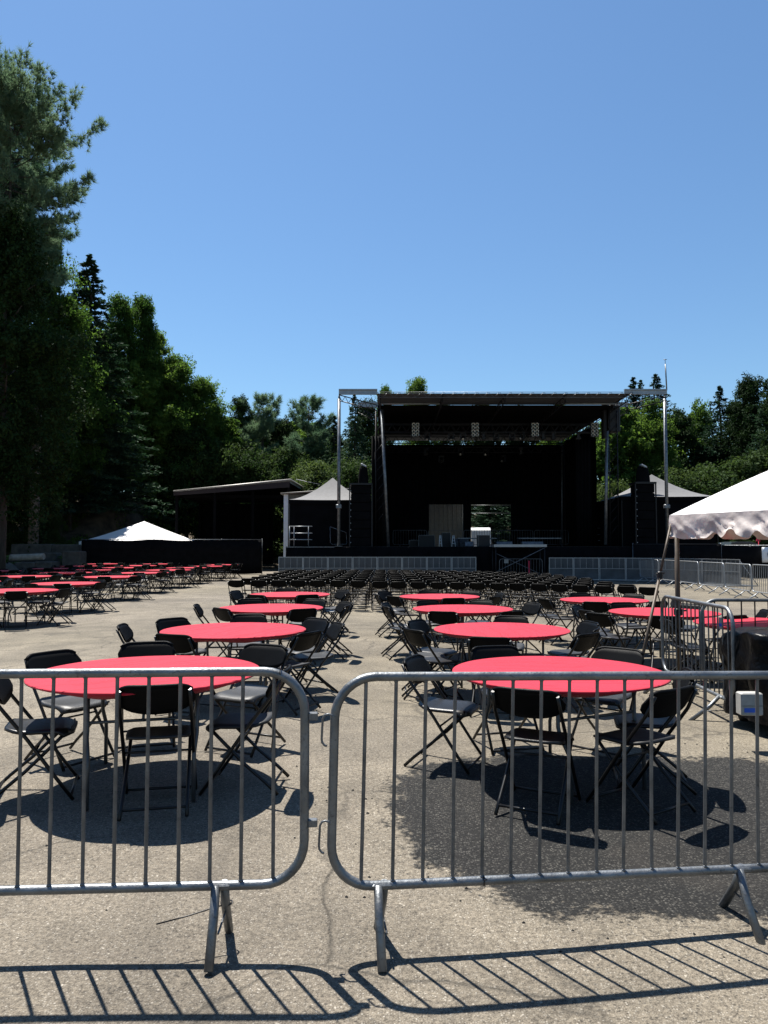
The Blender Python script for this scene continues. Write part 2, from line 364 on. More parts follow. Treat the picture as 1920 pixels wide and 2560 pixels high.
# ================================================================ GROUND
g = MB()
def sstep(a, b, x):
    t = max(0, min(1, (x - a) / (b - a))); return t * t * (3 - 2 * t)
def gz(x, y):                                        # the yard is a few centimetres higher at left and round the first tables
    return (.045 * sstep(-.9, 1.5, -x) * (1 - sstep(3.5, 7, -x)) + .03 * sstep(3.3, 5, y) * (1 - sstep(5.5, 9, y)) * (1 - sstep(6, 9, abs(x)))) * (1 - sstep(18, 26, y))
gx = [-300, -120, -60, -30, -15, -9] + [-8 + .4 * i for i in range(46)] + [12, 16, 30, 60, 120, 300]; gy = [-60, -20, -5, 0, 2] + [2.4 + .4 * i for i in range(60)] + [27, 30, 40, 60, 90, 150, 500]
g.grid(lambda u, v: (gx[round(u * (len(gx) - 1))], gy[round(v * (len(gy) - 1))], gz(gx[round(u * (len(gx) - 1))], gy[round(v * (len(gy) - 1))])), len(gx) - 1, len(gy) - 1, True)
struct('ground', g, M['ground'])
def hillz(x, y):                                     # wooded banks left and behind
    e = -19.5 - max(0, y - 36) * .5
    left = sstep(0, 22, e - x) * 9 + sstep(0, 2.0, e - x) * .9
    back = sstep(57, 95, y + .35 * max(0, -x - 8)) * 6
    right = sstep(26, 50, x - .2 * (y - 30)) * 8
    bank = sstep(-19.6, -21.5, x) if False else sstep(19.6, 21.5, -x) * (sstep(48, 49.5, y) * 1.5 + sstep(49, 64, y) * 5)
    z = max(left * sstep(6, 22, y), back, right, bank)
    if z > 0: z += .25 * math.sin(x * 1.7 + y * .6) * math.cos(y * 1.3 - x * .4) * min(1, z)
    return z
hb = MB(); nx, ny = 150, 100
hb.grid(lambda u, v: (-90 + 180 * u, 8 + 110 * v, hillz(-90 + 180 * u, 8 + 110 * v) - .12), nx, ny, True)
struct('hillside', hb, M['hill'])

# ================================================================ CHAIR
def make_chair():
    t = thing('folding_chair', None, None)
    def seat(u, v):
        a = u * 2 - 1; b = v * 2 - 1
        hy = 1 - .28 * max(0, (abs(a) - .6) / .4) ** 2
        wx = .195 - .016 * (b < 0) * b * b + .004 * b
        x = a * wx; y = b * .205 * hy + .01
        z = .452 - .012 * (1 - a * a) * (1 - b * b) - .030 * max(0, (b - .55) / .45) ** 2 - .010 * max(0, (abs(a) - .8) / .2) ** 2 + .012 * max(0, (-b - .6) / .4)
        return (x, y, z)
    m = MB().slab(seat, (0, 0, 1), 12, 10, .018)
    m.tube([(-.18, .19, .425), (.18, .19, .425)], .008, 6); obj('seat', m, M['seat'], t)
    def back(u, v):
        a = u * 2 - 1; k = max(0, (abs(a) - .60) / .40); q = 1 - math.sqrt(max(0, 1 - k * k))
        top = .782 - .076 * q; bot = .600 + .055 * (abs(a) ** 2.5) + .018 * q
        z = bot + (top - bot) * v; x = a * (.232 - .006 * (1 - v))
        y = -.262 + (a * a) * .038 - (z - .68) * .50
        return (x, y, z)
    m = MB().slab(back, (0, -1, .3), 16, 5, .020)
    m.tube([Vector(back(i / 20, 1)) + Vector((0, .008, -.004)) for i in range(1, 20)], .0125, 6); obj('backrest', m, M['plastic'], t)
    for s in (-1, 1):
        obj('leg', MB().tube([(s * .198, -.290, .755), (s * .205, -.225, .63), (s * .208, -.05, .40), (s * .212, .115, .16), (s * .216, .222, .012)], .0115, 7), M['chairmetal'], t)
        obj('leg', MB().tube([(s * .183, .165, .418), (s * .183, .09, .345), (s * .185, -.06, .20), (s * .187, -.20, .085), (s * .19, -.278, .012)], .0115, 7), M['chairmetal'], t)
    obj('stretcher', MB().tube([(-.214, .208, .035), (.214, .208, .035)], .009, 6), M['chairmetal'], t)
    obj('stretcher', MB().tube([(-.205, .0, .325), (.205, .0, .325)], .007, 6), M['chairmetal'], t)
    obj('stretcher', MB().tube([(-.187, -.235, .055), (.187, -.235, .055)], .009, 6), M['chairmetal'], t)
    return t
chair0 = make_chair(); used = [False]
PLACED = []
def place_chair(x, y, rz, label, group):
    c = copy_tree(chair0) if used[0] else chair0
    used[0] = True; c.location = (x, y, gz(x, y) + .001); c.rotation_euler = (0, 0, rz); c['category'] = 'chair'
    tag(c, label, 'chair', group); return c
stuff = MB(); chair_parts = [(o.data.vertices, o.data.polygons) for o in kids(chair0)]
def stuff_chair(x, y, rz):
    c, s = math.cos(rz), math.sin(rz)
    for vs, ps in chair_parts:
        stuff.add([(x + p.co.x * c - p.co.y * s, y + p.co.x * s + p.co.y * c, p.co.z) for p in vs], [tuple(q.vertices) for q in ps], True)

# ================================================================ TABLES
def make_table(r, kind):
    t = thing('round_table', None, None)
    obj('tabletop', MB().lathe([(0.001, .738), (r - .04, .738), (r - .03, .735), (r - .03, .724), (r - .04, .722), (.001, .722)], 48), M['wood'], t)
    k = r / .76
    for sy in (-1, 1):
        for sx in (-1, 1):
            x = .33 * sx * k; y = .40 * sy * k
            obj('leg', MB().tube([(x, y, .711), (x, y, .46), (x, y + sy * .02, .41), (x * .95, y + sy * .085, .30), (x * .95, y + sy * .10, .25), (x * .95, y + sy * .10, .0)], .0135, 8), M['legmetal'], t)
        obj('brace', MB().tube([(-.33 * k, .40 * sy * k, .50), (.33 * k, .40 * sy * k, .50)], .010, 6).tube([(0, .40 * sy * k, .50), (0, .12 * sy * k, .70)], .009, 6).tube([(-.33 * k, .40 * sy * k, .69), (.33 * k, .40 * sy * k, .69)], .010, 6), M['legmetal'], t)
    return t
def make_cloth(r):
    nz = [random.uniform(-1, 1) for _ in range(64)]
    def fn(p, a, rr):
        x, y, z = p
        if z < .735:
            d = .012 * math.sin(a * 9 + 1) + .010 * math.sin(a * 17) + .012 * math.sin(a * 4 + 2); f = (.735 - z) / .08
            return (x * (1 + d * f), y * (1 + d * f), z + (.012 * math.sin(a * 6) - .010) * f)
        if rr < r * .97: z += .0012 * math.sin(x * 9 + 1) * math.sin(y * 7)
        return (x, y, z)
    pr = [(.001, .742), (.1, .742), (.25, .742), (.4, .742), (.55, .742), (r * .85, .742), (r - .02, .742), (r - .004, .740), (r + .003, .736), (r + .003, .729), (r - .010, .722), (r - .06, .708), (r - .12, .692), (r - .18, .680), (r - .20, .683)]
    return MB().lathe(pr, 72, fn)
DIRS = ['right', 'far right', 'far', 'far left', 'left', 'near left', 'near', 'near right']
NT = {}
def table(x, y, r, angs, tl, group, rz=0., stuffed=False):
    """tl: how the table is pointed out, at most 8 words"""
    if r not in NT:
        t = make_table(r, ''); NT[r] = [t, obj('tablecloth', make_cloth(r), M['red'])]; c = NT[r][1]
    else:
        t = copy_tree(NT[r][0]); c = NT[r][1].copy(); COL.objects.link(c)
    t.location = (x, y, gz(x, y)); t.rotation_euler = (0, 0, rz); tag(t, 'round folding table with steel legs, ' + tl, 'table', group)
    c.location = (x, y, gz(x, y)); c.rotation_euler = (0, 0, rz + random.uniform(0, 6)); tag(c, 'red stretch cover on round table, ' + tl, 'tablecloth', 'red covers on the ' + group)
    usedd = set()
    for a in angs:
        dist = None; face = 0
        if isinstance(a, tuple): a, dist, face = (list(a) + [0, 0])[:3] if len(a) < 3 else a
        if dist is None: dist = r - .76 + random.uniform(.68, .86)
        rad = R(a); cx = x + math.cos(rad) * dist; cy = y + math.sin(rad) * dist
        fz = rad + math.pi / 2 + R(face + random.uniform(-7, 7))       # +Y of the chair points to the table
        if stuffed: stuff_chair(cx, cy, fz); continue
        b = round(a / 45) % 8
        order = sorted(range(8), key=lambda k: abs((a - k * 45 + 180) % 360 - 180))
        b = next(k for k in order if k not in usedd); usedd.add(b)
        place_chair(cx, cy, fz, 'black folding chair, %s side of %s' % (DIRS[b], tl), 'chairs around the round tables')
G1 = 'round tables by the front barricades'
A8 = lambda off=0, n=8, j=6: [off + i * 360 / n + random.uniform(-j, j) for i in range(n)]
# centre blocks: (x, y)
table(-1.62, 5.12, .76, [(-64, .50, -14), (-8, .68), (58, .98), (108, 1.02), (146, .86), (-156, .66)], 'nearest table left of the barricade gap', G1, .25)
table(-1.60, 7.95, .76, [(-115, .70), (-38, .80), (15, .86), (48, .92), (94, 1.1), (137, .95), (174, .95, 20)], 'second table in the left front column', G1, .1)
table(-1.66, 10.95, .76, [(-130, .62), (-52, .66), (0, .84), (28, .95), (66, 1.0), (114, 1.05), (180, .82, 8)], 'third table in the left front column', G1, .5)
table(-1.79, 14.1, .76, [(-62, .70), (-118, .75), (-12, .86), (30, .88), (100, .88), (160, .9), (192, .82)], 'farthest table in the left front column', G1, .2)
table(1.26, 5.40, .76, [(-114, .71), (-62, .73), (-20, .60), (52, .88), (108, .80), (162, .82)], 'nearest table right of the barricade gap', G1, .45)
table(1.33, 8.45, .76, [(-104, .98), (-50, .88), (-18, .76), (20, .9), (75, .88), (150, .82), (178, .85), (205, .86)], 'second table in the middle front column', G1, .2)
table(1.20, 11.35, .76, [(-110, .86), (-62, .92), (22, 1.0), (70, .9), (112, .92), (160, .98), (190, .92)], 'third table in the middle front column', G1, .6)
table(1.06, 14.2, .76, [(-82, .9), (-40, .95), (15, .98), (52, .9), (98, .9), (150, .98), (195, .95), (222, .9)], 'farthest table in the middle front column', G1, .1)
table(4.04, 10.75, .76, [(-108, .95), (-62, .92), (-8, 1.1), (52, .9), (100, .95), (155, .98), (192, .95), (212, 1.1)], 'red table beside the tent leg', G1, .3)
table(3.92, 13.25, .76, [(-112, .95), (-60, .92), (-5, 1.0), (48, .95), (95, .9), (165, .98), (200, .95)], 'red table before the right row ends', G1, .3)
table(4.62, 9.15, .76, [(-110, .85), (5, .9), (178, .86), (-40, .9)], 'red table under the white tent', G1, .3)
# left block of larger tables
G2 = 'large round tables in the left block'
c1 = [(-8.05, 16.1), (-8.30, 19.4), (-8.77, 23.9), (-8.99, 27.7), (-9.06, 31.2), (-9.25, 34.7), (-9.0, 37.7), (-9.0, 41.0)]
c2 = [(-11.5, 20.3), (-11.75, 24.2), (-11.95, 27.9), (-12.25, 31.3), (-12.4, 34.8), (-12.9, 39.0), (-13.2, 43.0)]
c3 = [(-15.6, 29.9), (-14.9, 33.5), (-15.7, 38.1), (-16.4, 43.4)]
ORD = ['first', 'second', 'third', 'fourth', 'fifth', 'sixth', 'seventh', 'eighth', 'ninth', 'tenth']
for ci, (cc, nm, lim) in enumerate(((c1, 'aisle side', 5), (c2, 'middle', 3), (c3, 'bank side', 0))):
    for i, (x, y) in enumerate(cc):
        table(x, y, .915, A8(random.uniform(0, 45), 8, 7), '%s table in left block %s column' % (ORD[i], nm), G2, random.uniform(0, 3), stuffed=i >= lim)
# ================================================================ ROWS OF CHAIRS
for rI, d0 in enumerate((19.5, 20.95, 22.5, 24.1, 25.5, 27.0, 28.5, 30.0)):
    k = .066 + .006 * rI; X = -3.8
    n = 0
    while X < 6.15:
        xp = max(0, X + .3); y = d0 - k * xp * xp; sl = math.atan(-2 * k * xp)
        place_chair(X + random.uniform(-.02, .02), y + random.uniform(-.05, .05), sl + R(random.uniform(-3, 3)),
                    'black folding chair, number %d from the left in the %s row facing the stage' % (n + 1, ORD[rI]), 'chairs in rows before the stage')
        n += 1; X += .525 * math.cos(sl)
so_ = obj('folding_chairs', stuff, M['plastic'])
tag(so_, 'far black folding chairs crowded round the back tables of the left block', 'chairs', kind='stuff')

# ================================================================ BARRICADES
def rr_path(L_, zb, zt, r, n=7):
    pts = []
    for cx, cz, a0 in ((L_ - r, zt - r, 90), (L_ - r, zb + r, 0), (r, zb + r, -90), (r, zt - r, 180)):
        for i in range(n + 1):
            a = R(a0 - 90 * i / n); pts.append((cx + r * math.cos(a), 0, cz + r * math.sin(a)))
    return pts
def make_barricade(name, label, p0, p1, zb=.245, zt=1.11, nb=16, rt=.019, rb=.0078, legs=(.17, .83), spread=.2, group='steel crowd barricades', hooks='', hi=True, first_off=None, m='galv', mb='galvbar'):
    p0 = Vector(p0); p1 = Vector(p1); L_ = (p1 - p0).length; a = math.atan2(p1.y - p0.y, p1.x - p0.x)
    t = thing(name, label, 'barricade', (p0.x, p0.y, 0), a, group)
    obj('frame', MB().tube(rr_path(L_, zb, zt, .17 if hi else .13, 8 if hi else 4), rt, 14 if hi else 6, closed=True), M[m], t)
    sp = (L_) / (nb + 1)
    for i in range(nb):
        x = sp * (i + 1)
        jx = random.uniform(-.003, .003) if hi else 0
        bm_ = MB().tube([(x + jx, 0, zb + rt * .6), (x + jx * .3, jx, (zb + zt) / 2), (x, 0, zt - rt * .6)], rb, 8 if hi else 4, cap=False)
        if hi:
            for zz, q in ((zb + rt * .93, 1), (zt - rt * .93, -1)): bm_.tube([(x + jx * (q > 0), -.001, zz - q * .003), (x + jx * (q > 0), 0, zz + q * .006)], rb * 1.55, 8, r2=rb * .95)
        obj('bar', bm_, M[mb], t)
    for q in legs:
        x = q * L_
        lg = MB().tube([(x, -.012, zb + .005), (x, -spread * .35, zb * .62), (x, -spread, .004)], rt * .98, 10 if hi else 6)
        obj('leg', lg, M[m], t)
        lg = MB().tube([(x + .03, .012, zb + .005), (x + .03, spread * .35, zb * .62), (x + .03, spread, .004)], rt * .98, 10 if hi else 6)
        o = obj('leg', lg, M[m], t)
        if hi:
            obj('leg_bracket', MB().bbox((x + .015, 0, zb), (.085, .046, .024), .006), M[m], t)
            obj('leg_brace', MB().tube([(x + .025, -spread * .62, zb * .45), (x + .03, spread * .55, zb * .5)], .0045, 6), M[mb], t)
    if 'L' in hooks:                                 # J hooks at the left end
        for z in (.93, .50):
            obj('hook', MB().tube([(.0, -.006, z - .035), (-.004, -.012, z + .01), (-.014, -.014, z + .026), (-.028, -.012, z + .03), (-.042, -.010, z + .026), (-.050, -.008, z + .01), (-.052, -.006, z - .07), (-.050, -.006, z - .085), (-.040, -.008, z - .097), (-.030, -.010, z - .100)], .0048, 8), M['galvdark'], t)
    if 'R' in hooks:
        for z in (.93, .50):
            obj('hook_bracket', MB().bbox((L_ + .034, 0, z + .0), (.038, .030, .030), .003), M['galvdark'], t)
    return t
bl = make_barricade('crowd_barricade', 'galvanised barricade left of the gap, cut by the left photo edge', (-2.60, 2.955), (-.325, 3.078), .258, 1.113, nb=17, legs=(.14, .845), spread=.155, hooks='R'); bl.location.z = .04
br = make_barricade('crowd_barricade', 'galvanised barricade right of the gap, nearest the camera', (-.224, 3.09), (2.04, 3.43), .258, 1.110, nb=17, legs=(.085, .79), spread=.17, hooks='L'); br.location.z = .018; br.rotation_euler.y = .022
def tie(name, pts, label, m='zip', r=.003):
    o = obj(name, MB().tube(pts, r, 5), M[m]); tag(o, label, 'zip tie'); return o
def ring(c, r, ax='x', n=12):
    o = []
    for i in range(n + 1):
        a = 2 * math.pi * i / n; u, v = math.cos(a) * r, math.sin(a) * r
        o.append((c[0], c[1] + u, c[2] + v) if ax == 'x' else ((c[0] + u, c[1] + v, c[2])))
    return o
tie('zip_tie', ring((-.425, 3.073, 1.153), .021) + [(-.425, 3.05, 1.10), (-.43, 3.03, 1.03), (-.445, 3.02, .93), (-.455, 3.02, .84)], 'black zip tie with hanging tail on left barricade top rail', r=.0022)
tie('zip_tie', ring((-1.56, 3.011, 1.153), .021) + [(-1.56, 2.985, 1.11)], 'white zip tie round the left barricade top rail', m='white', r=.0028)
tie('zip_tie', ring((-.648, 3.125, .20), .024, 'z') + [(-.70, 3.09, .195), (-.78, 3.05, .185), (-.90, 3.0, .175)], 'black zip tie with a long tail on the left barricade leg', r=.003)
tie('zip_tie', ring((.42, 3.186, .262), .021) + [(.42, 3.16, .275), (.43, 3.155, .28)], 'small black zip tie on the right barricade bottom rail', r=.003)

make_barricade('crowd_barricade', 'bright barricade standing along the side of the white tent', (3.27, 8.75), (3.21, 6.85), .24, 1.10, nb=16, legs=(.12, .84), spread=.30)
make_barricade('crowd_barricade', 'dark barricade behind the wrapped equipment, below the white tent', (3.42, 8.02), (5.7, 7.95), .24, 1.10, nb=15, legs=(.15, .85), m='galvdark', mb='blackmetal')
pts = [(12.55, 36.4), (12.55, 33.9), (12.5, 31.5), (12.32, 29.05), (12.2, 26.6), (11.98, 24.2), (11.9, 21.8), (12.1, 19.4)]
for i in range(len(pts) - 1):
    a, b = Vector(pts[i]), Vector(pts[i + 1]); d = (b - a).normalized() * .04
    make_barricade('crowd_barricade', 'steel barricade, %s from the stage in the line at right' % ORD[i], a + d, b - d, .25, 1.12, nb=17, hi=False, rt=.020, rb=.009, spread=.38, legs=(.2, .8), group='barricades in a line at right', m='alu', mb='alu')
make_barricade('crowd_barricade', 'dark barricade behind the stage gate scaffold legs', (5.95, 38.2), (8.15, 38.2), .22, 1.10, nb=14, hi=False, rt=.022, rb=.010, legs=(.2, .8), group='barricades at the stage front', m='galvdark', mb='galvdark')

def blow_panel(p0, p1, h, label):
    p0, p1 = Vector(p0), Vector(p1); L_ = (p1 - p0).length; a = math.atan2(p1.y - p0.y, p1.x - p0.x)
    t = thing('stage_barrier', label, 'barrier', (p0.x, p0.y, 0), a, 'aluminium barriers before the stage')
    f = MB()
    for x in (.02, L_ - .02): f.b2((x - .018, -.02, .0), (x + .018, .02, h))
    f.b2((.038, -.02, h - .035), (L_ - .038, .02, h)); f.b2((.038, -.018, h * .52), (L_ - .038, .0, h * .52 + .022)); f.b2((.038, -.02, .04), (L_ - .038, .02, .08))
    for k in (.26, .5, .76): f.b2((L_ * k - .007, -.014, h * .52 + .022), (L_ * k + .007, .0, h - .035))
    obj('frame', f, M['alu'], t)
    obj('sheet', MB().b2((.03, .002, .06), (L_ - .03, .010, h - .02)), M['sheet'], t)
    obj('foot_plate', MB().b2((.01, -.75, .012), (L_ - .01, .9, .03)), M['galvdark'], t)
    br_ = MB()
    for x in (.05, L_ - .05): br_.tube([(x, .03, h - .08), (x, .85, .04)], .018, 5)
    obj('back_brace', br_, M['alu'], t)
X = -5.35; i = 0
while X < 4.6:
    blow_panel((X, 37.6), (X + 1.24, 37.6), 1.21, 'grey aluminium barrier, number %d from the left before the stage' % (i + 1)); X += 1.255; i += 1
arc = [(8.45, 38.0), (9.7, 37.95), (10.95, 37.7), (12.15, 37.25), (13.25, 36.55), (14.15, 35.6), (14.8, 34.5), (15.2, 33.3), (15.4, 32.05)]
for i in range(len(arc) - 1):
    a, b = Vector(arc[i]), Vector(arc[i + 1]); blow_panel(a, b - (b - a).normalized() * .015, 1.17, 'grey aluminium barrier, number %d right of the stage gate' % (i + 1))

# ================================================================ STAGE
DZ = 1.74; FY = 38.9
stg = thing('concert_stage', 'large black roofed outdoor concert stage with white outrigger beams', 'stage', (6.2, FY, 0))
def sp(name, mb, m, dx=0): 
    mb.v = [(x - 6.2, y - FY, z) for x, y, z in mb.v]; return obj(name, mb, M[m], stg)
sp('deck', MB().b2((-.3, FY, DZ - .12), (12.3, 51, DZ)), 'blackmetal')
sp('wing_deck', MB().b2((-5.15, FY, DZ - .12), (-.31, 46, DZ - .004)), 'blackmetal'); sp('wing_deck', MB().b2((12.31, FY, DZ - .12), (17.6, 46, DZ - .004)), 'blackmetal')
def cloth_strip(p0, p1, z0, z1, amp, wl, n):        # hanging pleated cloth with thickness
    p0, p1 = Vector(p0), Vector(p1); d = p1 - p0; L_ = d.length; d.normalize(); nn = Vector((d.y, -d.x))
    def fn(u, v):
        s = u * L_; o = amp * math.sin(s * 2 * math.pi / wl + 1.3 * math.sin(s)) * (1 - .4 * v); q = p0 + d * s + nn * o
        return (q.x, q.y, z0 + (z1 - z0) * v)
    return MB().slab(fn, (nn.x, nn.y, 0), n, 3, .012)
sk_ = cloth_strip((-5.15, FY - .08), (17.6, FY - .08), .02, DZ - .015, .025, .45, 260); sp('skirt', sk_, 'blackcloth')
lp = MB().b2((-5.15, FY - .10, DZ - .05), (-2.6, FY, DZ - .01)); sp('deck_edge', lp, 'galvdark')
# roof
RF = FY - 1.6                                       # front edge of the roof
zr = at(1250, 981, RF).z
sp('roof_panel', MB().slab(lambda u, v: (-.35 + 13.0 * u, RF + 2.9 * v, zr - .05 + .06 * math.sin(v * 3.14)), (0, 0, 1), 24, 3, .03), 'roofpanel')
sp('roof_liner', MB().b2((-.35, RF + 2.92, zr - .32), (12.65, 49.2, zr - .26)), 'blackcloth')
sp('roof_panel', MB().b2((-.35, 49.22, zr - .30), (12.65, 52.2, zr - .27)), 'roofpanel')
sp('valance', MB().b2((-.35, RF + 2.90, zr - .26), (12.65, RF + 2.94, zr - .09)), 'blackcloth')
def truss(p0, p1, h, r=.02, n=None, up=(0, 0, 1), dbl=.0):
    p0, p1 = Vector(p0), Vector(p1); up = Vector(up); L_ = (p1 - p0).length; n = n or max(2, int(L_ / .55)); mb = MB()
    mb.tube([p0, p1], r, 6); mb.tube([p0 - up * h, p1 - up * h], r, 6)
    for i in range(n):
        a = p0.lerp(p1, i / n); b = p0.lerp(p1, (i + .5) / n) - up * h; c = p0.lerp(p1, (i + 1) / n)
        mb.tube([a, b], r * .55, 5); mb.tube([b, c], r * .55, 5)
    return mb
sp('front_truss', truss((-.35, RF - .03, zr + .01), (12.65, RF - .03, zr + .01), .27, .015), 'galvdark')
for xx in (-.2, 3.0, 6.2, 9.3, 12.4):
    t_ = truss((xx, RF + .02, zr - .09), (xx, 50.5, zr - .34), .35, .028, 18); sp('roof_rafter', t_, 'blackmetal')
for a, b in ((-.2, 2.95), (9.4, 12.4)):
    m = MB().tube([(a, RF + 1.55, zr - .30), (b, RF + 1.55, zr - .30)], .022, 6).tube([(a, RF + 1.65, zr - .24), (b, RF + 1.65, zr - .24)], .022, 6); sp('light_bar', m, 'alu')
for Y_, z_ in ((49.6, zr - .42),):
    sp('rear_truss', truss((-.3, Y_, z_), (12.5, Y_, z_), .45, .03), 'blackmetal')
# outriggers
for s in (-1, 1):
    xo = at(847, 980, FY - .3).x if s < 0 else at(1667, 980, FY - .3).x
    xi = -.35 if s < 0 else 12.65
    zt_ = at(847, 973, FY - .3).z
    for yy, l0 in ((FY - .3, xo), (FY + 3.2, xo + (-s) * .9)):
        m = MB(); m.b2((min(l0, xi), yy - .09, zt_ - .06), (max(l0, xi), yy + .09, zt_)); m.b2((min(l0, xi), yy - .03, zt_ - .24), (max(l0, xi), yy + .03, zt_ - .06)); m.b2((min(l0, xi), yy - .09, zt_ - .28), (max(l0, xi), yy + .09, zt_ - .24)); sp('outrigger_beam', m, 'alu')
        sp('outrigger_truss', truss((l0, yy, zt_ - .30), (xi, yy, zt_ - .85), .30, .028, 6), 'blackmetal')
        if yy < FY:
            m = MB().tube([(l0, yy + .3, DZ), (l0, yy + .3, zt_ - .45)], .088, 12).tube([(l0, yy + .3, zt_ - .45), (l0, yy + .3, zt_ - .28)], .05, 8); m.bbox((l0, yy + .3, DZ + 2.1), (.30, .24, .22), .03); sp('post', m, 'galv')
            m = MB().b2((l0 - .2, yy + .1, DZ), (l0 + .2, yy + .5, DZ + .03)); sp('base_plate', m, 'galvdark')
# mast
xm = at(1667, 980, FY).x
sp('mast', MB().tube([(xm, FY, zt_ + .0), (xm - .05, FY, at(1664, 910, FY).z)], .035, 6).tube([(xm - .05, FY, at(1664, 910, FY).z), (xm - .06, FY, at(1664, 899, FY).z)], .015, 5).tube([(xm - .14, FY, at(1664, 899, FY).z), (xm + .03, FY, at(1664, 899, FY).z)], .02, 5), 'galv')
# inner posts
def post(px, y0, y1, Y, r=.07, px2=None):
    a = at(px, y0, Y); b = at(px2 or px, y1, Y); b.z = max(b.z, DZ); return MB().tube([b, a], r, 10)
sp('post', post(954, 1024, 1366, FY + .6, .085, 971), 'galv')
sp('post', post(1517, 1078, 1362, FY + .6, .085, 1514), 'galv')
sp('post', post(1445, 1090, 1270, 44.5, .06, 1448), 'galv')
sp('post', post(1405, 1110, 1366, 49.5, .06), 'galvdark')
m = MB()
for i in range(12):
    z = 3 + i * .55; m.tube([(-.45, FY + 1, z), (.0, FY + 1, z + .55)], .02, 5)
for x in (-.45, 0.): m.tube([(x, FY + 1, DZ), (x, FY + 1, zr - .4)], .03, 6)
sp('tower_truss', m, 'blackmetal')
m = MB()
for i in range(13):
    z = 2.4 + i * .55; m.tube([(12.3, FY + 1.3, z), (12.75, FY + 1.3, z + .55)], .02, 5)
for x in (12.3, 12.75): m.tube([(x, FY + 1.3, DZ), (x, FY + 1.3, zr - .4)], .03, 6)
sp('tower_truss', m, 'blackmetal')
# curtains
ztb = at(1200, 1112, 50.9).z
cu = thing('backdrop_curtain', 'black backdrop curtain with two openings at the stage rear', 'curtain', (6, 50.9, DZ))
def cp(x0, x1, z0, z1):
    m = cloth_strip((x0 - .12, 50.9), (x1 + .12, 50.9), z0, z1, .05, .5, max(8, int((x1 - x0) * 10))); m.v = [(x - 6, y - 50.9, z - DZ) for x, y, z in m.v]; obj('curtain_panel', m, M['blackcloth'], cu)
xa, xb, xc, xd = [at(p, 1300, 50.9).x for p in (1068, 1162, 1173, 1281)]; zo = at(1100, 1261, 50.9).z
cp(-.4, xa, DZ, ztb); cp(xa + .01, xb, zo, ztb); cp(xb + .01, xc, DZ, ztb); cp(xc + .01, xd, zo + .02, ztb); cp(xd + .01, 12.5, DZ, ztb)
m = cloth_strip((12.45, 43.2), (12.45, 50.8), DZ, zr - .6, .05, .5, 60); o = obj('side_curtain', m, M['blackcloth']); tag(o, 'black side curtain closing the right side of the stage', 'curtain')
m = cloth_strip((-.42, 40.8), (-.42, 50.8), DZ, zr - .6, .05, .5, 60); o = obj('side_curtain', m, M['blackcloth']); tag(o, 'black side curtain along the left wall of the stage', 'curtain')
m = cloth_strip((at(929, 1200, 40.2).x, 40.2), (at(966, 1200, 40.2).x, 40.2), DZ, at(940, 1090, 40.2).z, .07, .18, 60)
o = obj('gathered_curtain', m, M['mesh']); tag(o, 'gathered grey black curtain leg at the stage left corner', 'curtain')
m = cloth_strip((at(1478, 1200, 42.5).x, 42.5), (at(1440, 1200, 42.5).x, 42.5), DZ, at(1470, 1100, 42.5).z, .06, .2, 50)
o = obj('gathered_curtain', m, M['blackcloth']); tag(o, 'gathered black curtain leg inside the right stage tower', 'curtain')
# lighting truss
lt = thing('lighting_truss', 'black lighting truss hanging across the front of the stage', 'truss', (6.1, 41, 8))
m = truss((-.1, 41, at(1200, 1060, 41).z), (12.0, 41, at(1200, 1060, 41).z), .45, .03)
m2 = truss((-.1, 41.4, at(1200, 1060, 41).z), (12.0, 41.4, at(1200, 1060, 41).z), .45, .03)
for q in (m, m2):
    q.v = [(x - 6.1, y - 41, z - 8) for x, y, z in q.v]
obj('truss_face', m, M['blackmetal'], lt); obj('truss_face', m2, M['blackmetal'], lt)
for px, nm in ((1039, 'leftmost'), (1188, 'second from left'), (1338, 'third from left'), (1487, 'rightmost')):
    c = at(px, 1074, 40.75); t = thing('blinder_light', 'eight lamp blinder light on the stage truss, %s of four' % nm, 'stage light', c, 0, 'blinder lights on the stage truss')
    obj('housing', MB().bbox((0, .08, 0), (.46, .14, .82), .02), M['blackmetal'], t)
    for i in range(2):
        for j in range(4):
            m = MB().lathe([(.001, .0), (.055, .006), (.085, .03), (.088, .034)], 14); m.v = [(-.105 + .21 * i + x, -z - .0 + .02, -.29 + .193 * j + y) for x, y, z in m.v]
            m.tube([(-.105 + .21 * i + .088 * math.cos(a * math.pi / 6), -.012, -.29 + .193 * j + .088 * math.sin(a * math.pi / 6)) for a in range(12)], .009, 4, closed=True)
            obj('lamp', m, M['lens'], t)
def mover(c, label, up=False, s=1.0):
    t = thing('moving_head_light', label, 'stage light', c, random.uniform(-.5, .5), 'moving stage lights')
    obj('base', MB().bbox((0, 0, -.05 * s), (.36 * s, .28 * s, .12 * s), .02), M['blackmetal'], t)
    y = MB(); 
    for q in (-1, 1): y.b2((q * .17 * s - .025, -.07 * s, .01), (q * .17 * s + .025, .07 * s, .36 * s))
    obj('yoke', y, M['blackmetal'], t)
    h = MB().lathe([(.001, -.16), (.09, -.16), (.115, -.08), (.12, .1), (.10, .17), (.001, .17)], 14)
    mm = Matrix.Rotation(R(random.uniform(30, 80)), 3, 'X'); h.v = [tuple(mm @ (Vector(p) * s) + Vector((0, 0, .27 * s))) for p in h.v]
    obj('head', h, M['blackmetal'], t)
    l = MB().lathe([(.001, .175), (.08, .174), (.085, .17)], 12); l.v = [tuple(mm @ (Vector(p) * s) + Vector((0, 0, .27 * s))) for p in l.v]; obj('lens', l, M['lens'], t)
    return t
WO = ['first', 'second', 'third', 'fourth', 'fifth', 'sixth', 'seventh', 'eighth', 'ninth']
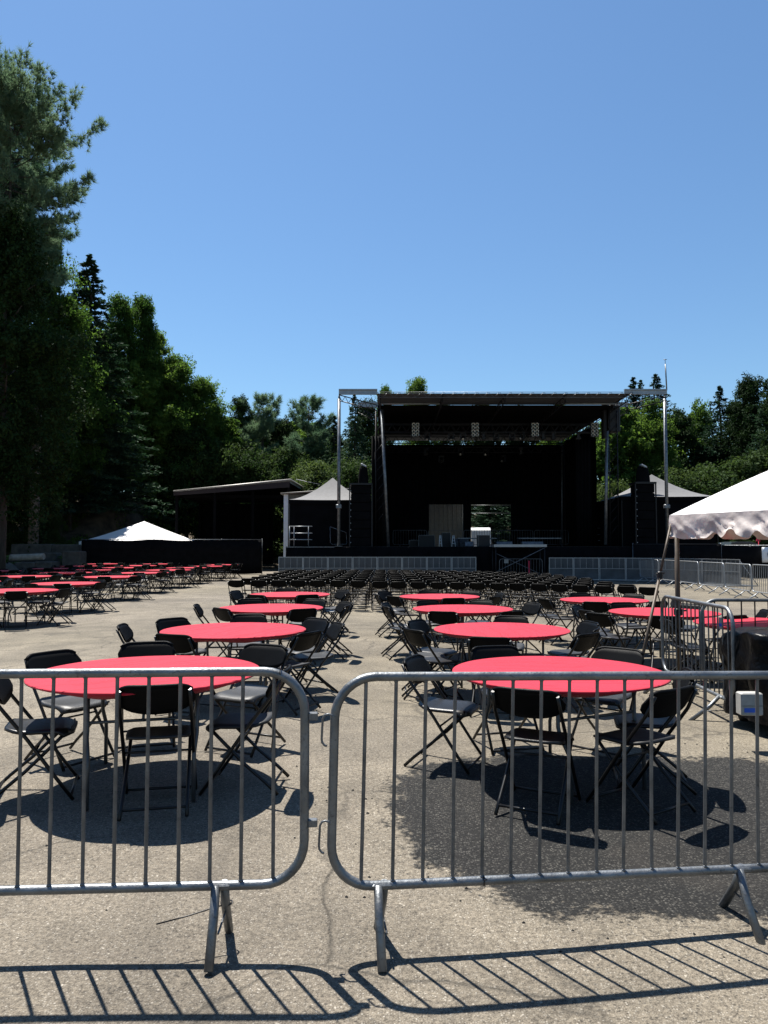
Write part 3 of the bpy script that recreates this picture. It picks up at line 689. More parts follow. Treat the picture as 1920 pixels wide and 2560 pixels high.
for i, px in enumerate((1068, 1128, 1158, 1210, 1240, 1280, 1305, 1358, 1384, 1446)):
    c = at(px, 1085, 41.2); t = mover(c, 'black moving head on the front truss, %s from the left' % (ORD[i]), s=.85); t.rotation_euler = (math.pi, 0, random.uniform(0, 3))
for i, (px, py) in enumerate(((1064, 1133), (1152, 1133), (1215, 1134), (1303, 1131), (1103, 1151), (1258, 1150))):
    c = at(px, py - 8, 47.5); t = mover(c, 'black moving head on the rear truss, %s from the left' % (ORD[i]), s=.9); t.rotation_euler = (math.pi, 0, random.uniform(0, 3))
ob = truss((.2, 47.5, at(1200, 1118, 47.5).z), (12, 47.5, at(1200, 1118, 47.5).z), .35, .028); o = obj('lighting_truss', ob, M['blackmetal']); tag(o, 'black rear lighting truss before the backdrop curtain', 'truss')
# cluster at right tower
c = at(1532, 1048, 40.6); t = thing('hanging_speaker', 'black speaker and motor cluster hanging at the right tower', 'speaker', c)
obj('cabinet', MB().bbox((0, 0, 0), (.62, .7, 1.5), .05), M['blackmetal'], t); obj('cabinet', MB().bbox((-.45, .1, -.1), (.22, .5, 1.9), .04), M['blackmetal'], t); obj('shackle', MB().tube([(0, 0, .76), (0, 0, 1.3)], .03, 6), M['blackmetal'], t)
# speaker stacks
def stack(px0, px1, py, Y, label, side):
    a = at(px0, py, Y); b = at(px1, py, Y); wd = b.x - a.x; h = a.z - DZ
    t = thing('speaker_tower', label, 'speaker tower', ((a.x + b.x) / 2, Y + .6, DZ), 0, 'speaker towers beside the stage')
    n = 7
    for i in range(n): obj('cabinet', MB().bbox((0, 0, h * (i + .5) / n), (wd - .12, 1.0, h / n - .015), .03), M['blackcloth'], t)
    for s in (-1, 1):
        m = MB().b2((s * wd / 2 - .03, -.52, 0), (s * wd / 2 + .03, -.46, h)); obj('rigging_rail', m, M['blackmetal'], t)
    m = MB()
    for k in range(9):
        zz = h * (k + .6) / 9.5; m.bbox((-wd / 2 * .9, -.535, zz), (.035, .02, .05), .004)
    obj('pin', m, M['alu'], t)
    m = MB().b2((-wd / 2 - .02, -.58, h), (wd / 2 + .02, .5, h + .10)); obj('top_frame', m, M['blackmetal'], t); 
    return t, h
s1, h1 = stack(874, 930, 1212, FY - .0, 'tall black speaker tower on the left stage wing', -1)
s2, h2 = stack(1590, 1641, 1209, FY - .0, 'tall black speaker tower on the right stage wing', 1)
def follow(x, z, label, hh, wd):
    t = thing('spotlight', label, 'spotlight', (x, FY + .5, z), 0, 'covered spotlights on the speaker towers')
    m = MB().slab(lambda u, v: ((wd / 2 * (1.0 - .35 * v * v)) * math.cos(u * 2 * math.pi), .3 * math.sin(u * 2 * math.pi) * (1.05 - .3 * v), hh * v + .06 * math.sin(u * 15) * v), (0, 0, 1), 20, 6, .02)
    m.add([((wd / 2 * .65) * math.cos(i / 20 * 2 * math.pi), .22 * math.sin(i / 20 * 2 * math.pi), hh) for i in range(20)], [tuple(range(20))])
    obj('cover', m, M['blackcloth'], t)
    m = MB().bbox((.02, -.05, hh + .05), (.36, .3, .13), .04, Matrix.Rotation(.5, 3, 'Y')); obj('hood', m, M['alu'], t); return t
follow(s1.location.x + .12, DZ + h1 + .1, 'black covered spotlight on top of the left speaker tower', at(900, 1164, FY).z - DZ - h1 - .1, .56)
t = follow(s2.location.x - .0, DZ + h2 + .1, 'black covered spotlight on top of the right speaker tower', at(900, 1166, FY).z - DZ - h2 - .1, .75)
# canopies on the wings
def popup(cx, cy, w_, z0, ze, zp, label, m='greycanvas', walls=True, name='popup_canopy', flare=.55, grp=None, legs='blackmetal'):
    t = thing(name, label, 'canopy', (cx, cy, z0), 0, grp); h = w_ / 2
    def rf(u, v):
        a = u * 4; k = int(a) % 4; f = a - int(a); cs = [(-1, -1), (1, -1), (1, 1), (-1, 1)]; p = cs[k]; q = cs[(k + 1) % 4]
        x = p[0] + (q[0] - p[0]) * f; y = p[1] + (q[1] - p[1]) * f; r = 1 - v
        sag = -.10 * math.sin(f * math.pi) * (1 - v) * .6
        return (x * h * r, y * h * r, ze - z0 + (zp - ze) * (v ** (1 + flare)) + sag * .5)
    mb = MB().grid(rf, 32, 8, True); mb2 = MB().grid(lambda u, v: tuple(Vector(rf(u, v)) - Vector((0, 0, .02))), 32, 8, True, True); mb.add(mb2.v, mb2.f, True)
    obj('roof', mb, M[m], t)
    def vl(u, v):
        p = Vector(rf(u, 0)); return (p.x * 1.004, p.y * 1.004, p.z - .22 * v)
    obj('valance', MB().grid(vl, 64, 1, False), M[m if not walls else 'blackcloth'], t)
    for sx in (-1, 1):
        for sy in (-1, 1): obj('leg', MB().b2((sx * (h - .03) - .02, sy * (h - .03) - .02, 0), (sx * (h - .03) + .02, sy * (h - .03) + .02, ze - z0)), M[legs], t)
    if walls:
        for sx in (-1, 1): obj('side_wall', MB().b2((sx * (h - .06) - .01, -h + .06, 0), (sx * (h - .06) + .01, h - .06, ze - z0 - .12)), M['blackcloth'], t)
        obj('back_wall', MB().b2((-h + .09, h - .09, 0), (h - .09, h - .07, ze - z0 - .12)), M['blackcloth'], t)
        if walls == 2:
            obj('front_wall', MB().b2((-h + .09, -h + .07, 0), (h - .09, -h + .09, ze - z0 - .12)), M['blackcloth'], t)
    return t
CY = 42.0
a = at(735, 1249, CY - 2.1); pk = at(832, 1194, CY)
popup(pk.x, CY, 4.4, DZ, a.z, pk.z, 'grey canopy with black walls on the left stage wing', walls=2, grp='grey canopies on the stage wings')
pk = at(1629, 1186, CY + .4); a = at(1760, 1242, CY - 1.7)
popup(pk.x, CY + .4, 5.2, DZ, a.z, pk.z, 'grey canopy with black walls on the right stage wing', walls=2, grp='grey canopies on the stage wings')
# railing left wing
t = thing('guard_rail', 'silver guard rail on the left end of the stage', 'railing', (at(724, 1300, 39.1).x, 39.1, DZ))
m = MB(); zt2 = at(724, 1316, 39.1).z - DZ
for z in (zt2, zt2 * .66, zt2 * .34): m.tube([(.0, 0, z), (1.2, 0, z)], .024, 7)
m.tube([(0, 0, zt2), (.0, 1.2, zt2)], .024, 7); obj('rail', m, M['alu'], t)
for x in (.24, 1.0): obj('rail_post', MB().tube([(x, 0, 0), (x, 0, zt2)], .024, 7), M['alu'], t)
obj('rail_post', MB().tube([(0, 0, 0), (0, 0, zt2)], .03, 7), M['alu'], t)
t = thing('guard_rail', 'silver guard rail on the right stage wing', 'railing', (at(1484, 1300, 44).x, 44, DZ))
m = MB()
for z in (1.1, .72, .36): m.tube([(.0, 0, z), (.75, 0, z)], .02, 6)
obj('rail', m, M['galv'], t)
for x in (.05, .7): obj('rail_post', MB().tube([(x, 0, 0), (x, 0, 1.1)], .02, 6), M['galv'], t)
# loading table / folded chair beside canopy
t = thing('folded_cot', 'dark folded frame leaning before the left canopy', 'frame', (at(825, 1340, 39.4).x, 39.4, DZ))
obj('frame', MB().tube([(0, 0, 1.05), (.85, .1, .75), (.9, .1, .2), (.85, .1, .12), (.1, 0, .12), (.02, 0, .2), (0, 0, 1.05)], .018, 6), M['galvdark'], t)
obj('sling', MB().quad((.03, .01, 1.0), (.84, .11, .72), (.84, .11, .45), (.03, .01, .6)).quad((.03, .03, .6), (.84, .13, .45), (.84, .13, .72), (.03, .03, 1.0)), M['blackcloth'], t)
# gate platform in front of stage
t = thing('stage_platform', 'scaffold platform with pale deck in the stage gate', 'platform', (at(1235, 1364, 37.4).x, 37.4, 0)); W_ = at(1367, 1364, 37.4).x - at(1235, 1364, 37.4).x; zp = at(1300, 1361, 37.4).z
obj('deck', MB().b2((0, 0, zp - .13), (W_, 1.3, zp)), M['alu'], t)
for x in (.1, W_ - .1):
    for y in (.08, 1.2): obj('leg', MB().tube([(x, y, 0), (x, y, zp - .13)], .03, 7), M['blackmetal'], t)
obj('cross_brace', MB().tube([(.1, .02, .45), (W_ - .12, .02, zp - .18)], .022, 6), M['galv'], t); obj('cross_brace', MB().tube([(.1, .1, zp - .45), (W_ - .2, .1, .3)], .018, 6), M['galvdark'], t)
t2 = obj('sign', MB().b2((6.18, 38.12, at(1, 1405, 38.1).z - .06), (6.40, 38.14, at(1, 1405, 38.1).z + .14)), M['dirtymat']); tag(t2, 'small white blank sign on the dark gate barricade', 'sign')
t2 = obj('ribbon', MB().slab(lambda u, v: (7.42 + .07 * u, 38.12, .25 + .75 * v), (0, -1, 0), 1, 4, .01), M['pink']); tag(t2, 'red ribbon hanging on the dark gate barricade', 'ribbon')
# things on stage
def case(px, py0, Y, w_, d_, label, z0=DZ, m='blackmetal', name='flight_case', cat='case'):
    p = at(px, py0, Y); h = p.z - z0; t = thing(name, label, cat, (p.x, Y, z0)); obj('body', MB().bbox((0, 0, h / 2), (w_, d_, h), .02), M[m], t)
    e = MB()
    for sx in (-1, 1): e.b2((sx * (w_ / 2 + .004) - .012, -d_ / 2 - .012, .02), (sx * (w_ / 2 + .004) + .012, -d_ / 2 + .01, h - .02))
    e.b2((-w_ / 2, -d_ / 2 - .012, h - .02), (w_ / 2, -d_ / 2 + .01, h + .004)); obj('edge_trim', e, M['galvdark'], t); return t
case(1208, 1338, 39.6, .62, .6, 'black flight case at the front of the stage')
case(1115, 1332, 45, .5, .5, 'tall black equipment case left of the stage opening')
case(1066, 1338, 45, .95, .6, 'black monitor case at the left of the stage')
case(1150, 1347, 44, .9, .6, 'low blue grey speaker box on the stage', m='tarp')
case(1035, 1350, 46, .6, .5, 'low black box near the left stage wall')
for i, (px, w_, nm) in enumerate(((1101, .08, 'left'), (1134, .11, 'right'))):
    p = at(px, 1338, 43); h = p.z - DZ; t = thing('step_ladder', 'narrow folded white step ladder on stage, %s of two' % nm, 'ladder', (p.x, 43, DZ), 0, 'small ladders on the stage')
    for s in (-1, 1): obj('side_rail', MB().tube([(s * w_, 0, 0), (s * .03, .1, h)], .022, 5), M['white'], t)
    m = MB()
    for k in range(3): z = h * (k + 1) / 4; q = w_ * (1 - .75 * (k + 1) / 4); m.b2((-q, -.02, z), (q, .05, z + .02))
    obj('rung', m, M['white'], t)
for px0, px1, Y, nm in ((1143, 1240, 42.5, 'left'), (1294, 1401, 42.5, 'right')):
    a = at(px0, 1346, Y); b = at(px1, 1346, Y); t = thing('folding_bench', 'long narrow grey table on stage, %s of two' % nm, 'table', (a.x, Y, DZ), 0, 'long grey tables on the stage'); L_ = b.x - a.x; h = a.z - DZ
    obj('top', MB().bbox((L_ / 2, 0, h), (L_, .6, .07), .01), M['galv'], t)
    for x in (.1, L_ - .1):
        for y in (-.25, .25): obj('leg', MB().tube([(x, y, 0), (x, y, h - .04)], .018, 6), M['blackmetal'], t)
for i in range(5):
    x0 = .6 + i * 2.35; make_barricade('crowd_barricade', 'dark barricade along the stage rear, %s from the left' % ORD[i], (x0, 49.2), (x0 + 2.25, 49.2), .15, 1.10, nb=12, hi=False, rt=.02, rb=.010, legs=(.2, .8), spread=.2, group='barricades at the stage rear', m='galvdark', mb='galvdark').location.z = DZ
for i, (px, w_) in enumerate(((1172, .5), (1260, .9), (1330, 1.2))):
    p = at(px, 1356, 40.3); t = thing('floor_monitor', 'low wedge monitor on the stage front, %s from the left' % ORD[i], 'monitor', (p.x, 40.3, DZ), 0, 'low gear on the stage front')
    m = MB().add([(-w_ / 2, -.25, 0), (w_ / 2, -.25, 0), (w_ / 2, .25, 0), (-w_ / 2, .25, 0), (-w_ / 2, -.1, .28), (w_ / 2, -.1, .28), (w_ / 2, .25, .12), (-w_ / 2, .25, .12)], [(0, 3, 2, 1), (4, 5, 6, 7), (0, 1, 5, 4), (1, 2, 6, 5), (2, 3, 7, 6), (3, 0, 4, 7)]); obj('body', m, M['blackmetal'], t)
    obj('grille', MB().quad((-w_ / 2 + .03, -.24, .03), (w_ / 2 - .03, -.24, .03), (w_ / 2 - .03, -.118, .26), (-w_ / 2 + .03, -.118, .26)), M['galvdark'], t)

# ================================================================ BUILDINGS
def corrugated(p0, p1, z0, z1, pitch=.3, dep=.03):
    p0, p1 = Vector(p0), Vector(p1); d = p1 - p0; L_ = d.length; d.normalize(); nn = Vector((d.y, -d.x)); n = int(L_ / pitch); mb = MB(); s = 0; pr = []
    for i in range(n):
        pr += [(i * pitch, 0), ((i + .78) * pitch, 0), ((i + .84) * pitch, dep), ((i + .94) * pitch, dep)]
    pr.append((L_, 0)); vs = []
    for s_, o in pr:
        q = p0 + d * s_ + nn * o; vs += [(q.x, q.y, z0), (q.x, q.y, z1)]
    return mb.add(vs, [(2 * i, 2 * i + 2, 2 * i + 3, 2 * i + 1) for i in range(len(pr) - 1)])
# beige shed left of the stage
SY = 47.5; x0 = at(714, 1300, SY).x; x1 = x0 + 4.6; z0 = at(714, 1236, SY).z
sh = thing('metal_shed', 'beige metal shed with white corner trim behind the grey canopy', 'shed', (x0, SY, 0))
def shp(name, mb, m): mb.v = [(x - x0, y - SY, z) for x, y, z in mb.v]; obj(name, mb, M[m], sh)
shp('wall', corrugated((x0, SY), (x1, SY), 0, z0), 'beige'); shp('wall', corrugated((x0, SY + 7), (x0, SY), 0, z0), 'beige'); shp('wall', corrugated((x1, SY), (x1, SY + 7), 0, z0 + .2), 'beige'); shp('wall', corrugated((x1, SY + 7), (x0, SY + 7), 0, z0), 'beige')
shp('corner_trim', MB().b2((x0 - .12, SY - .06, 0), (x0 + .16, SY - .035, z0)), 'white')
shp('roof', MB().slab(lambda u, v: (x0 - .3 + u * 5.1, SY - .3 + v * 7.6, z0 + .08 + u * .35), (0, 0, 1), 4, 4, .08), 'roofmetal')
# container wall behind the stage
t = thing('storage_building', 'beige corrugated building seen through the stage rear opening', 'building', (1, 56, 0))
obj('wall', (lambda m: (setattr(m, 'v', [(x - 1, y - 56, z) for x, y, z in m.v]), m)[1])(corrugated((.5, 56), (6.0, 56), 0, 5.6, .34, .04)), M['beige'], t)
obj('roof', MB().b2((-.7, -.3, 5.6), (5.2, 5, 5.75)), M['roofmetal'], t)
obj('side_wall', MB().b2((-.5, .05, 0), (-.4, 4.8, 5.6)), M['beige'], t); obj('side_wall', MB().b2((4.9, .05, 0), (5.0, 4.8, 5.6)), M['beige'], t)
t = thing('pipe_frame', 'thin steel pipe frame behind the right stage opening', 'frame', (at(1173, 1300, 51.6).x, 51.6, 0))
for z in (at(1200, 1263, 51.6).z, at(1200, 1283, 51.6).z): obj('rail', MB().tube([(0, 0, z), (3.1, 0, z)], .018, 6), M['galvdark'], t)
for x in (0, 3.1): obj('post', MB().tube([(x, 0, 0), (x, 0, at(1200, 1261, 51.6).z)], .03, 6), M['galv'], t)
# white truck behind the stage
TY = 54.0; a = at(1179, 1318, TY); b = at(1228, 1318, TY)
t = thing('box_truck', 'white truck cab showing bright behind the stage opening', 'truck', ((a.x + b.x) / 2, TY, 0)); W_ = b.x - a.x; H_ = a.z
body = MB(); y0, y1 = 0, 3.6
prof = [(0, .7), (0, 1.75), (.28, H_ - .25), (.55, H_ - .03), (1.1, H_), (y1, H_ - .02), (y1, .6)]
vs = [(-W_ / 2, y, z) for y, z in prof] + [(W_ / 2, y, z) for y, z in prof]; n = len(prof)
body.add(vs, [tuple(reversed(range(n))), tuple(range(n, 2 * n))] + [(i, i + n, (i + 1) % n + n, (i + 1) % n)[::-1] for i in range(n)]); obj('cab', body, M['white'], t)
obj('windscreen', MB().quad((-W_ / 2 + .12, .035, 1.86), (W_ / 2 - .12, .035, 1.86), (W_ / 2 - .2, .20, 2.35), (-W_ / 2 + .2, .20, 2.35)), M['glass'], t)
for s in (-1, 1):
    obj('mirror', MB().bbox((s * (W_ / 2 + .1), .4, 2.1), (.1, .08, .3), .02), M['blackmetal'], t)
    for y in (.8, 3.0):
        m = MB().lathe([(.001, -.12), (.33, -.12), (.36, -.08), (.36, .08), (.33, .12), (.001, .12)], 20); mm = Matrix.Rotation(R(90), 3, 'Y'); m.v = [tuple(mm @ Vector(p) + Vector((s * (W_ / 2 - .12), y, .36))) for p in m.v]; obj('wheel', m, M['rubber'], t)
# open shelter
OY = 55.0; A = at(434, 1229, OY); B = at(724, 1200, OY); C2 = at(768, 1226, 63)
t = thing('open_shelter', 'dark open sided shelter with maroon fascia left of the stage', 'shelter', (A.x, OY, 0))
def osp(name, mb, m): mb.v = [(x - A.x, y - OY, z) for x, y, z in mb.v]; obj(name, mb, M['blackcloth' if name in ('post', 'back_wall', 'shade_ceiling', 'ceiling_beam') else m], t)  # posts, beams and back wall coloured black, painting in the shade inside
def rfn(u, v):
    p = A.lerp(B, u); q = Vector((A.x, 63, A.z - .3)).lerp(C2, u); return tuple(p.lerp(q, v))
osp('roof', MB().slab(rfn, (0, 0, 1), 12, 6, .10), 'roofmetal')
osp('shade_ceiling', MB().slab(lambda u, v: tuple(Vector(rfn(u, .01 + v * .98)) - Vector((0, 0, .13))), (0, 0, 1), 12, 6, .02), 'blackmetal')  # dark sheet added below the roof, interior shade put into its colour
osp('fascia', MB().quad(A + Vector((0, -.03, -.02)), A + Vector((0, -.03, -.30)), B + Vector((0, -.03, -.55)), B + Vector((0, -.03, -.12))).quad(A + Vector((0, .0, -.02)), B + Vector((0, .0, -.12)), B + Vector((0, .0, -.55)), A + Vector((0, .0, -.30))), 'maroon')
osp('edge_trim', MB().tube([A + Vector((0, -.05, .02)), B + Vector((.05, -.05, .02)), C2 + Vector((.05, 0, .02))], .07, 5), 'roofmetal')
osp('edge_trim', MB().quad(B + Vector((.02, -.02, .02)), B + Vector((.02, -.02, -.22)), C2 + Vector((.02, 0, -.22)), C2 + Vector((.02, 0, .02))), 'roofmetal')
for u in (.0, .33, .66, .97):
    for yy in (.4, 7.4): p = A.lerp(B, u); osp('post', MB().b2((p.x + .05, OY + yy - .1, 0), (p.x + .25, OY + yy + .1, p.z - .12 - .0)), 'maroon')
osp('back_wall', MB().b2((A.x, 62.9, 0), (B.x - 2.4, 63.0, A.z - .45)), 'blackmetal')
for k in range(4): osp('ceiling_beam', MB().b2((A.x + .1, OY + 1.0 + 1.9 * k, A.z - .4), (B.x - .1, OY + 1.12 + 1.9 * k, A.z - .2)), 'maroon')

# ================================================================ FENCES, LEFT TENT
def screen_fence(p0, p1, h, label, posts, z0=0, rail='galv'):
    p0, p1 = Vector(p0), Vector(p1); L_ = (p1 - p0).length; a = math.atan2(p1.y - p0.y, p1.x - p0.x)
    t = thing('screened_fence', label, 'fence', (p0.x, p0.y, z0), a)
    obj('screen', MB().slab(lambda u, v: (u * L_, .012 * math.sin(u * L_ * 2.1) + .01 * math.sin(u * L_ * 7), .04 + .03 * math.sin(u * L_ * 1.7) + (h - .08) * v), (0, -1, 0), int(L_ * 4), 3, .008), M['mesh'], t)
    obj('top_rail', MB().tube([(0, .02, h), (L_, .02, h)], .024, 6), M[rail], t)
    for q in posts: obj('post', MB().tube([(q * L_, .05, 0), (q * L_, .05, h + .06)], .03, 6), M['galvdark'], t)
    return t
zf = at(400, 1349, 47).z
screen_fence((at(204, 1349, 47).x, 47), (at(655, 1350, 47).x, 47), zf, 'long black screened fence before the shelter and white tent', (0, .2, .4, .6, .775, 1.0))
screen_fence((17.7, 40.5), (34, 40.3), 1.80, 'black screened fence right of the stage behind the barricades', [i / 7 for i in range(8)])
screen_fence((13.0, 38.65), (17.6, 38.65), 1.86, 'black screened fence under the right speaker tower', (0, .5, 1.0), rail='blackmetal')
bn = thing('banner', 'white banner with black lettering on the right fence, cut by photo edge', 'banner', (at(1905, 1387, 40.2).x, 40.2, 0)); zt3 = at(1905, 1368, 40.2).z; zb3 = at(1905, 1406, 40.2).z
obj('cloth', MB().slab(lambda u, v: (1.6 * u, .01 * math.sin(u * 9), zb3 + (zt3 - zb3) * v), (0, -1, 0), 10, 3, .006), M['white'], bn)
m = MB(); cx, cz = .52, (zt3 + zb3) / 2 + .02
pr = []
for i in range(15):
    a_ = R(50 + 260 * i / 14); pr.append((cx + .19 * math.cos(a_), -.03, cz + .19 * math.sin(a_)))
m.tube(pr, .035, 4); obj('letter', m, M['blackmetal'], bn)
m = MB().b2((.42, -.03, zb3 + .06), (.52, -.02, zb3 + .12)).b2((.56, -.03, zb3 + .06), (.7, -.02, zb3 + .12)).b2((.40, -.03, zt3 - .10), (.50, -.02, zt3 - .05)); obj('letter', m, M['blackmetal'], bn)
pk = at(361, 1303, 51.5); ez = at(361, 1354, 48.8).z
popup(pk.x, 51.5, 6.4, 0, ez, pk.z, 'white peaked tent behind the black left fence', m='tent', walls=False, name='peaked_tent', flare=.12, legs='white')

# car + white frame behind right fence
a = at(1797, 1357, 45); b = at(1876, 1357, 45); cxx = (a.x + b.x) / 2; zc = at(1836, 1354, 45).z
t = thing('parked_car', 'dark car with only its roof showing above the right fence', 'car', (cxx, 45, 0))
L_ = (b.x - a.x) * 1.9; prof = [(-.5, .35), (-.5, .75), (-.42, .95), (-.27, 1.05), (-.16, zc - .06), (-.05, zc), (.14, zc), (.26, zc - .12), (.42, 1.1), (.49, 1.0), (.5, .35)]
vs = [(x * L_, -.85, z) for x, z in prof] + [(x * L_, .85, z) for x, z in prof]; n = len(prof)
M['carpaint'] = mat('car_paint', (.05, .07, .09), .25, spec=.6, coat=.6)
obj('body', MB().add(vs, [tuple(range(n)), tuple(reversed(range(n, 2 * n)))] + [(i, i + n, (i + 1) % n + n, (i + 1) % n) for i in range(n)]), M['carpaint'], t)
obj('window', MB().quad((-.22 * L_, -.86, 1.1), (.33 * L_, -.86, 1.12), (.2 * L_, -.86, zc - .14), (-.13 * L_, -.86, zc - .12)), M['glass'], t)
for x in (-.3, .3):
    m = MB().lathe([(.001, -.1), (.3, -.1), (.33, -.06), (.33, .06), (.3, .1), (.001, .1)], 20); mm = Matrix.Rotation(R(90), 3, 'X'); m.v = [tuple(mm @ Vector(p) + Vector((x * L_, -.82, .34))) for p in m.v]; obj('wheel', m, M['rubber'], t)
t = thing('frame_canopy', 'white metal posts of a frame behind the right fence', 'frame', (at(1688, 1340, 43).x, 43, 0))
for px in (1688, 1724, 1752, 1773, 1789): x = at(px, 1340, 43).x - at(1688, 1340, 43).x; obj('post', MB().b2((x - .03, -.03, 0), (x + .03, .03, 3.1)), M['white'], t)
obj('top_beam', MB().b2((-.1, -.04, 3.1), (2.5, .04, 3.2)), M['white'], t)
p = at(1895, 1348, 46); o = obj('pennant', MB().add([(p.x - .12, 46, p.z - .12), (p.x + .16, 46, p.z - .14), (p.x, 46, p.z + .28), (p.x - .12, 46.02, p.z - .12), (p.x + .16, 46.02, p.z - .14), (p.x, 46.02, p.z + .28)], [(0, 1, 2), (5, 4, 3), (0, 3, 4, 1), (1, 4, 5, 2), (2, 5, 3, 0)]).tube([(p.x + .05, 46.03, 0), (p.x + .05, 46.03, p.z + .3)], .02, 5), M['pink']); tag(o, 'small red pennant beyond the right fence', 'flag')

# utility pole and wires
UY = 58; pu = at(1751, 1195, UY); t = thing('utility_pole', 'wooden utility pole standing before the trees at right', 'utility pole', (pu.x, UY, 0))
obj('pole', MB().tube([(0, 0, 0), (0, 0, pu.z)], .14, 8, r2=.10), M['bark'], t); obj('crossarm', MB().b2((-.8, -.06, pu.z - .5), (.8, .06, pu.z - .38)), M['bark'], t)
for i, (x0_, y0_, x1_, y1_, nm) in enumerate(((1480, 1235, 1751, 1189, 'upper left'), (1480, 1240, 1751, 1196, 'second left'), (1480, 1252, 1751, 1212, 'lower left'), (1751, 1189, 1990, 1184, 'upper right'), (1751, 1196, 1990, 1190, 'second right'), (1751, 1212, 1990, 1222, 'lower right'))):
    a = at(x0_, y0_, UY - .5); b = at(x1_, y1_, UY - .1); P_ = []
    for k in range(13): q = a.lerp(b, k / 12); q.z -= .9 * (k / 12) * (1 - k / 12); P_.append(q)
    o = obj('power_line', MB().tube(P_, .018, 4), M['galv']); tag(o, 'thin power line at the utility pole, %s of the six' % nm, 'wire', 'power lines at right')
a = at(770, 1205, 66); b = at(600, 1200, 66)
o = obj('power_line', MB().tube([at(740, 1198, 60), at(780, 1207, 60), at(830, 1218, 60)], .02, 4), M['galv']); tag(o, 'thin wire running right from the shelter roof', 'wire')

# ================================================================ WHITE TENT AT RIGHT
tc0 = Vector((3.62, 9.35)); e1 = Vector((.40, -.9165)); e2 = Vector((.9165, .40)); Ls = 3.4; ZE = at(1667, 1288, 9.35).z
tt = thing('frame_tent', 'white vinyl frame tent with scalloped valance at the right edge', 'tent', (tc0.x, tc0.y, 0))
cs = [Vector((0, 0)), e1 * Ls, e1 * Ls + e2 * Ls, e2 * Ls]; ctr = (e1 + e2) * Ls / 2; ZP = ZE + 1.02
def rt_(u, v):
    a_ = u * 4; k = int(a_) % 4; f = a_ - int(a_); p = cs[k].lerp(cs[(k + 1) % 4], f); q = p.lerp(ctr, v)
    return (q.x, q.y, ZE + (ZP - ZE) * (v ** 1.0) + .05 * math.sin(v * math.pi) - .015 * math.sin(f * 8 * math.pi) * (1 - v) * 0)
mb = MB().grid(rt_, 48, 14, True); obj('roof', mb, M['tent'], tt)
rv = [random.uniform(-1, 1) for _ in range(400)]
def nz1(x): i = int(math.floor(x)); f = x - i; f = f * f * (3 - 2 * f); return rv[i % 400] * (1 - f) + rv[(i + 1) % 400] * f
def vl_(k):
    p, q = cs[k], cs[(k + 1) % 4]; d = (q - p).normalized(); nn = Vector((-d.y, d.x)) * (1 if k in (0,) else 1)
    if (p + nn * .1 - ctr).length < (p - ctr).length and ((p.lerp(q, .5) + nn - ctr).length < (p.lerp(q, .5) - ctr).length): nn = -nn
    def fn(u, v):
        s = u * Ls; sc = .30 - .075 * max(0, math.cos((s - .70) * 2 * math.pi / .62)) ** 3 * (1 if s > .2 else .3)
        if k == 0: sc += -.10 * math.exp(-((s - .98) / .09) ** 2)
        rg_ = lambda q: 1 - abs(2 * nz1(q) )
        w1 = nz1(s * 5.5 + v * 1.2 + 50 * k) * .55 + .5 * rg_(s * 7 - v * 3.1 + 90 + 31 * k) + .22 * rg_(s * 14 + v * 6 + 200)
        o = .012 + v * (.05 * w1 + .03) + .02 * math.sin(s * 4 + 3 * v) * v
        c_ = p + d * s + nn * o; return (c_.x, c_.y, ZE - sc * v + .012 * w1 * v)
    return fn
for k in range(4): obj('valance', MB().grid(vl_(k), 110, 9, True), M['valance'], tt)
for k in range(4):
    p = cs[k] + (ctr - cs[k]).normalized() * .07
    m = MB().tube([(p.x, p.y, 0), (p.x, p.y, ZE - .03)], .030, 10); obj('leg', m, M['brown'], tt)
    m = MB().bbox((p.x, p.y, .86 + .0), (.085, .085, .09), .01).tube([(p.x, p.y, .87), (p.x + .10, p.y - .02, .88)], .012, 6); obj('clamp', m, M['blackmetal'], tt)
    ia, ib = cs[k].lerp(ctr, .045), cs[(k + 1) % 4].lerp(ctr, .045); obj('eave_pole', MB().tube([(ia.x, ia.y, ZE - .02), (ib.x, ib.y, ZE - .02)], .022, 6), M['brown'], tt)
top_ = Vector((.0, -.02, ZE - .10)); ft = Vector((2.93 - tc0.x, 8.72 - tc0.y, 0)); mid = top_.lerp(ft, .33)
t = thing('brace_pole', 'slanting brown metal pole propped against the tent corner', 'pole', (2.93, 8.72, 0)); off = Vector((tc0.x - 2.93, tc0.y - 8.72, 0))
obj('pole', MB().tube([ft + off, mid + off], .019, 8).tube([mid + off, top_ + off], .015, 8), M['brown'], t)
obj('clamp', MB().bbox(mid + off, (.055, .055, .10), .01).tube([mid + off + Vector((-.05, 0, .02)), mid + off + Vector((.06, 0, .03))], .008, 6), M['blackmetal'], t)

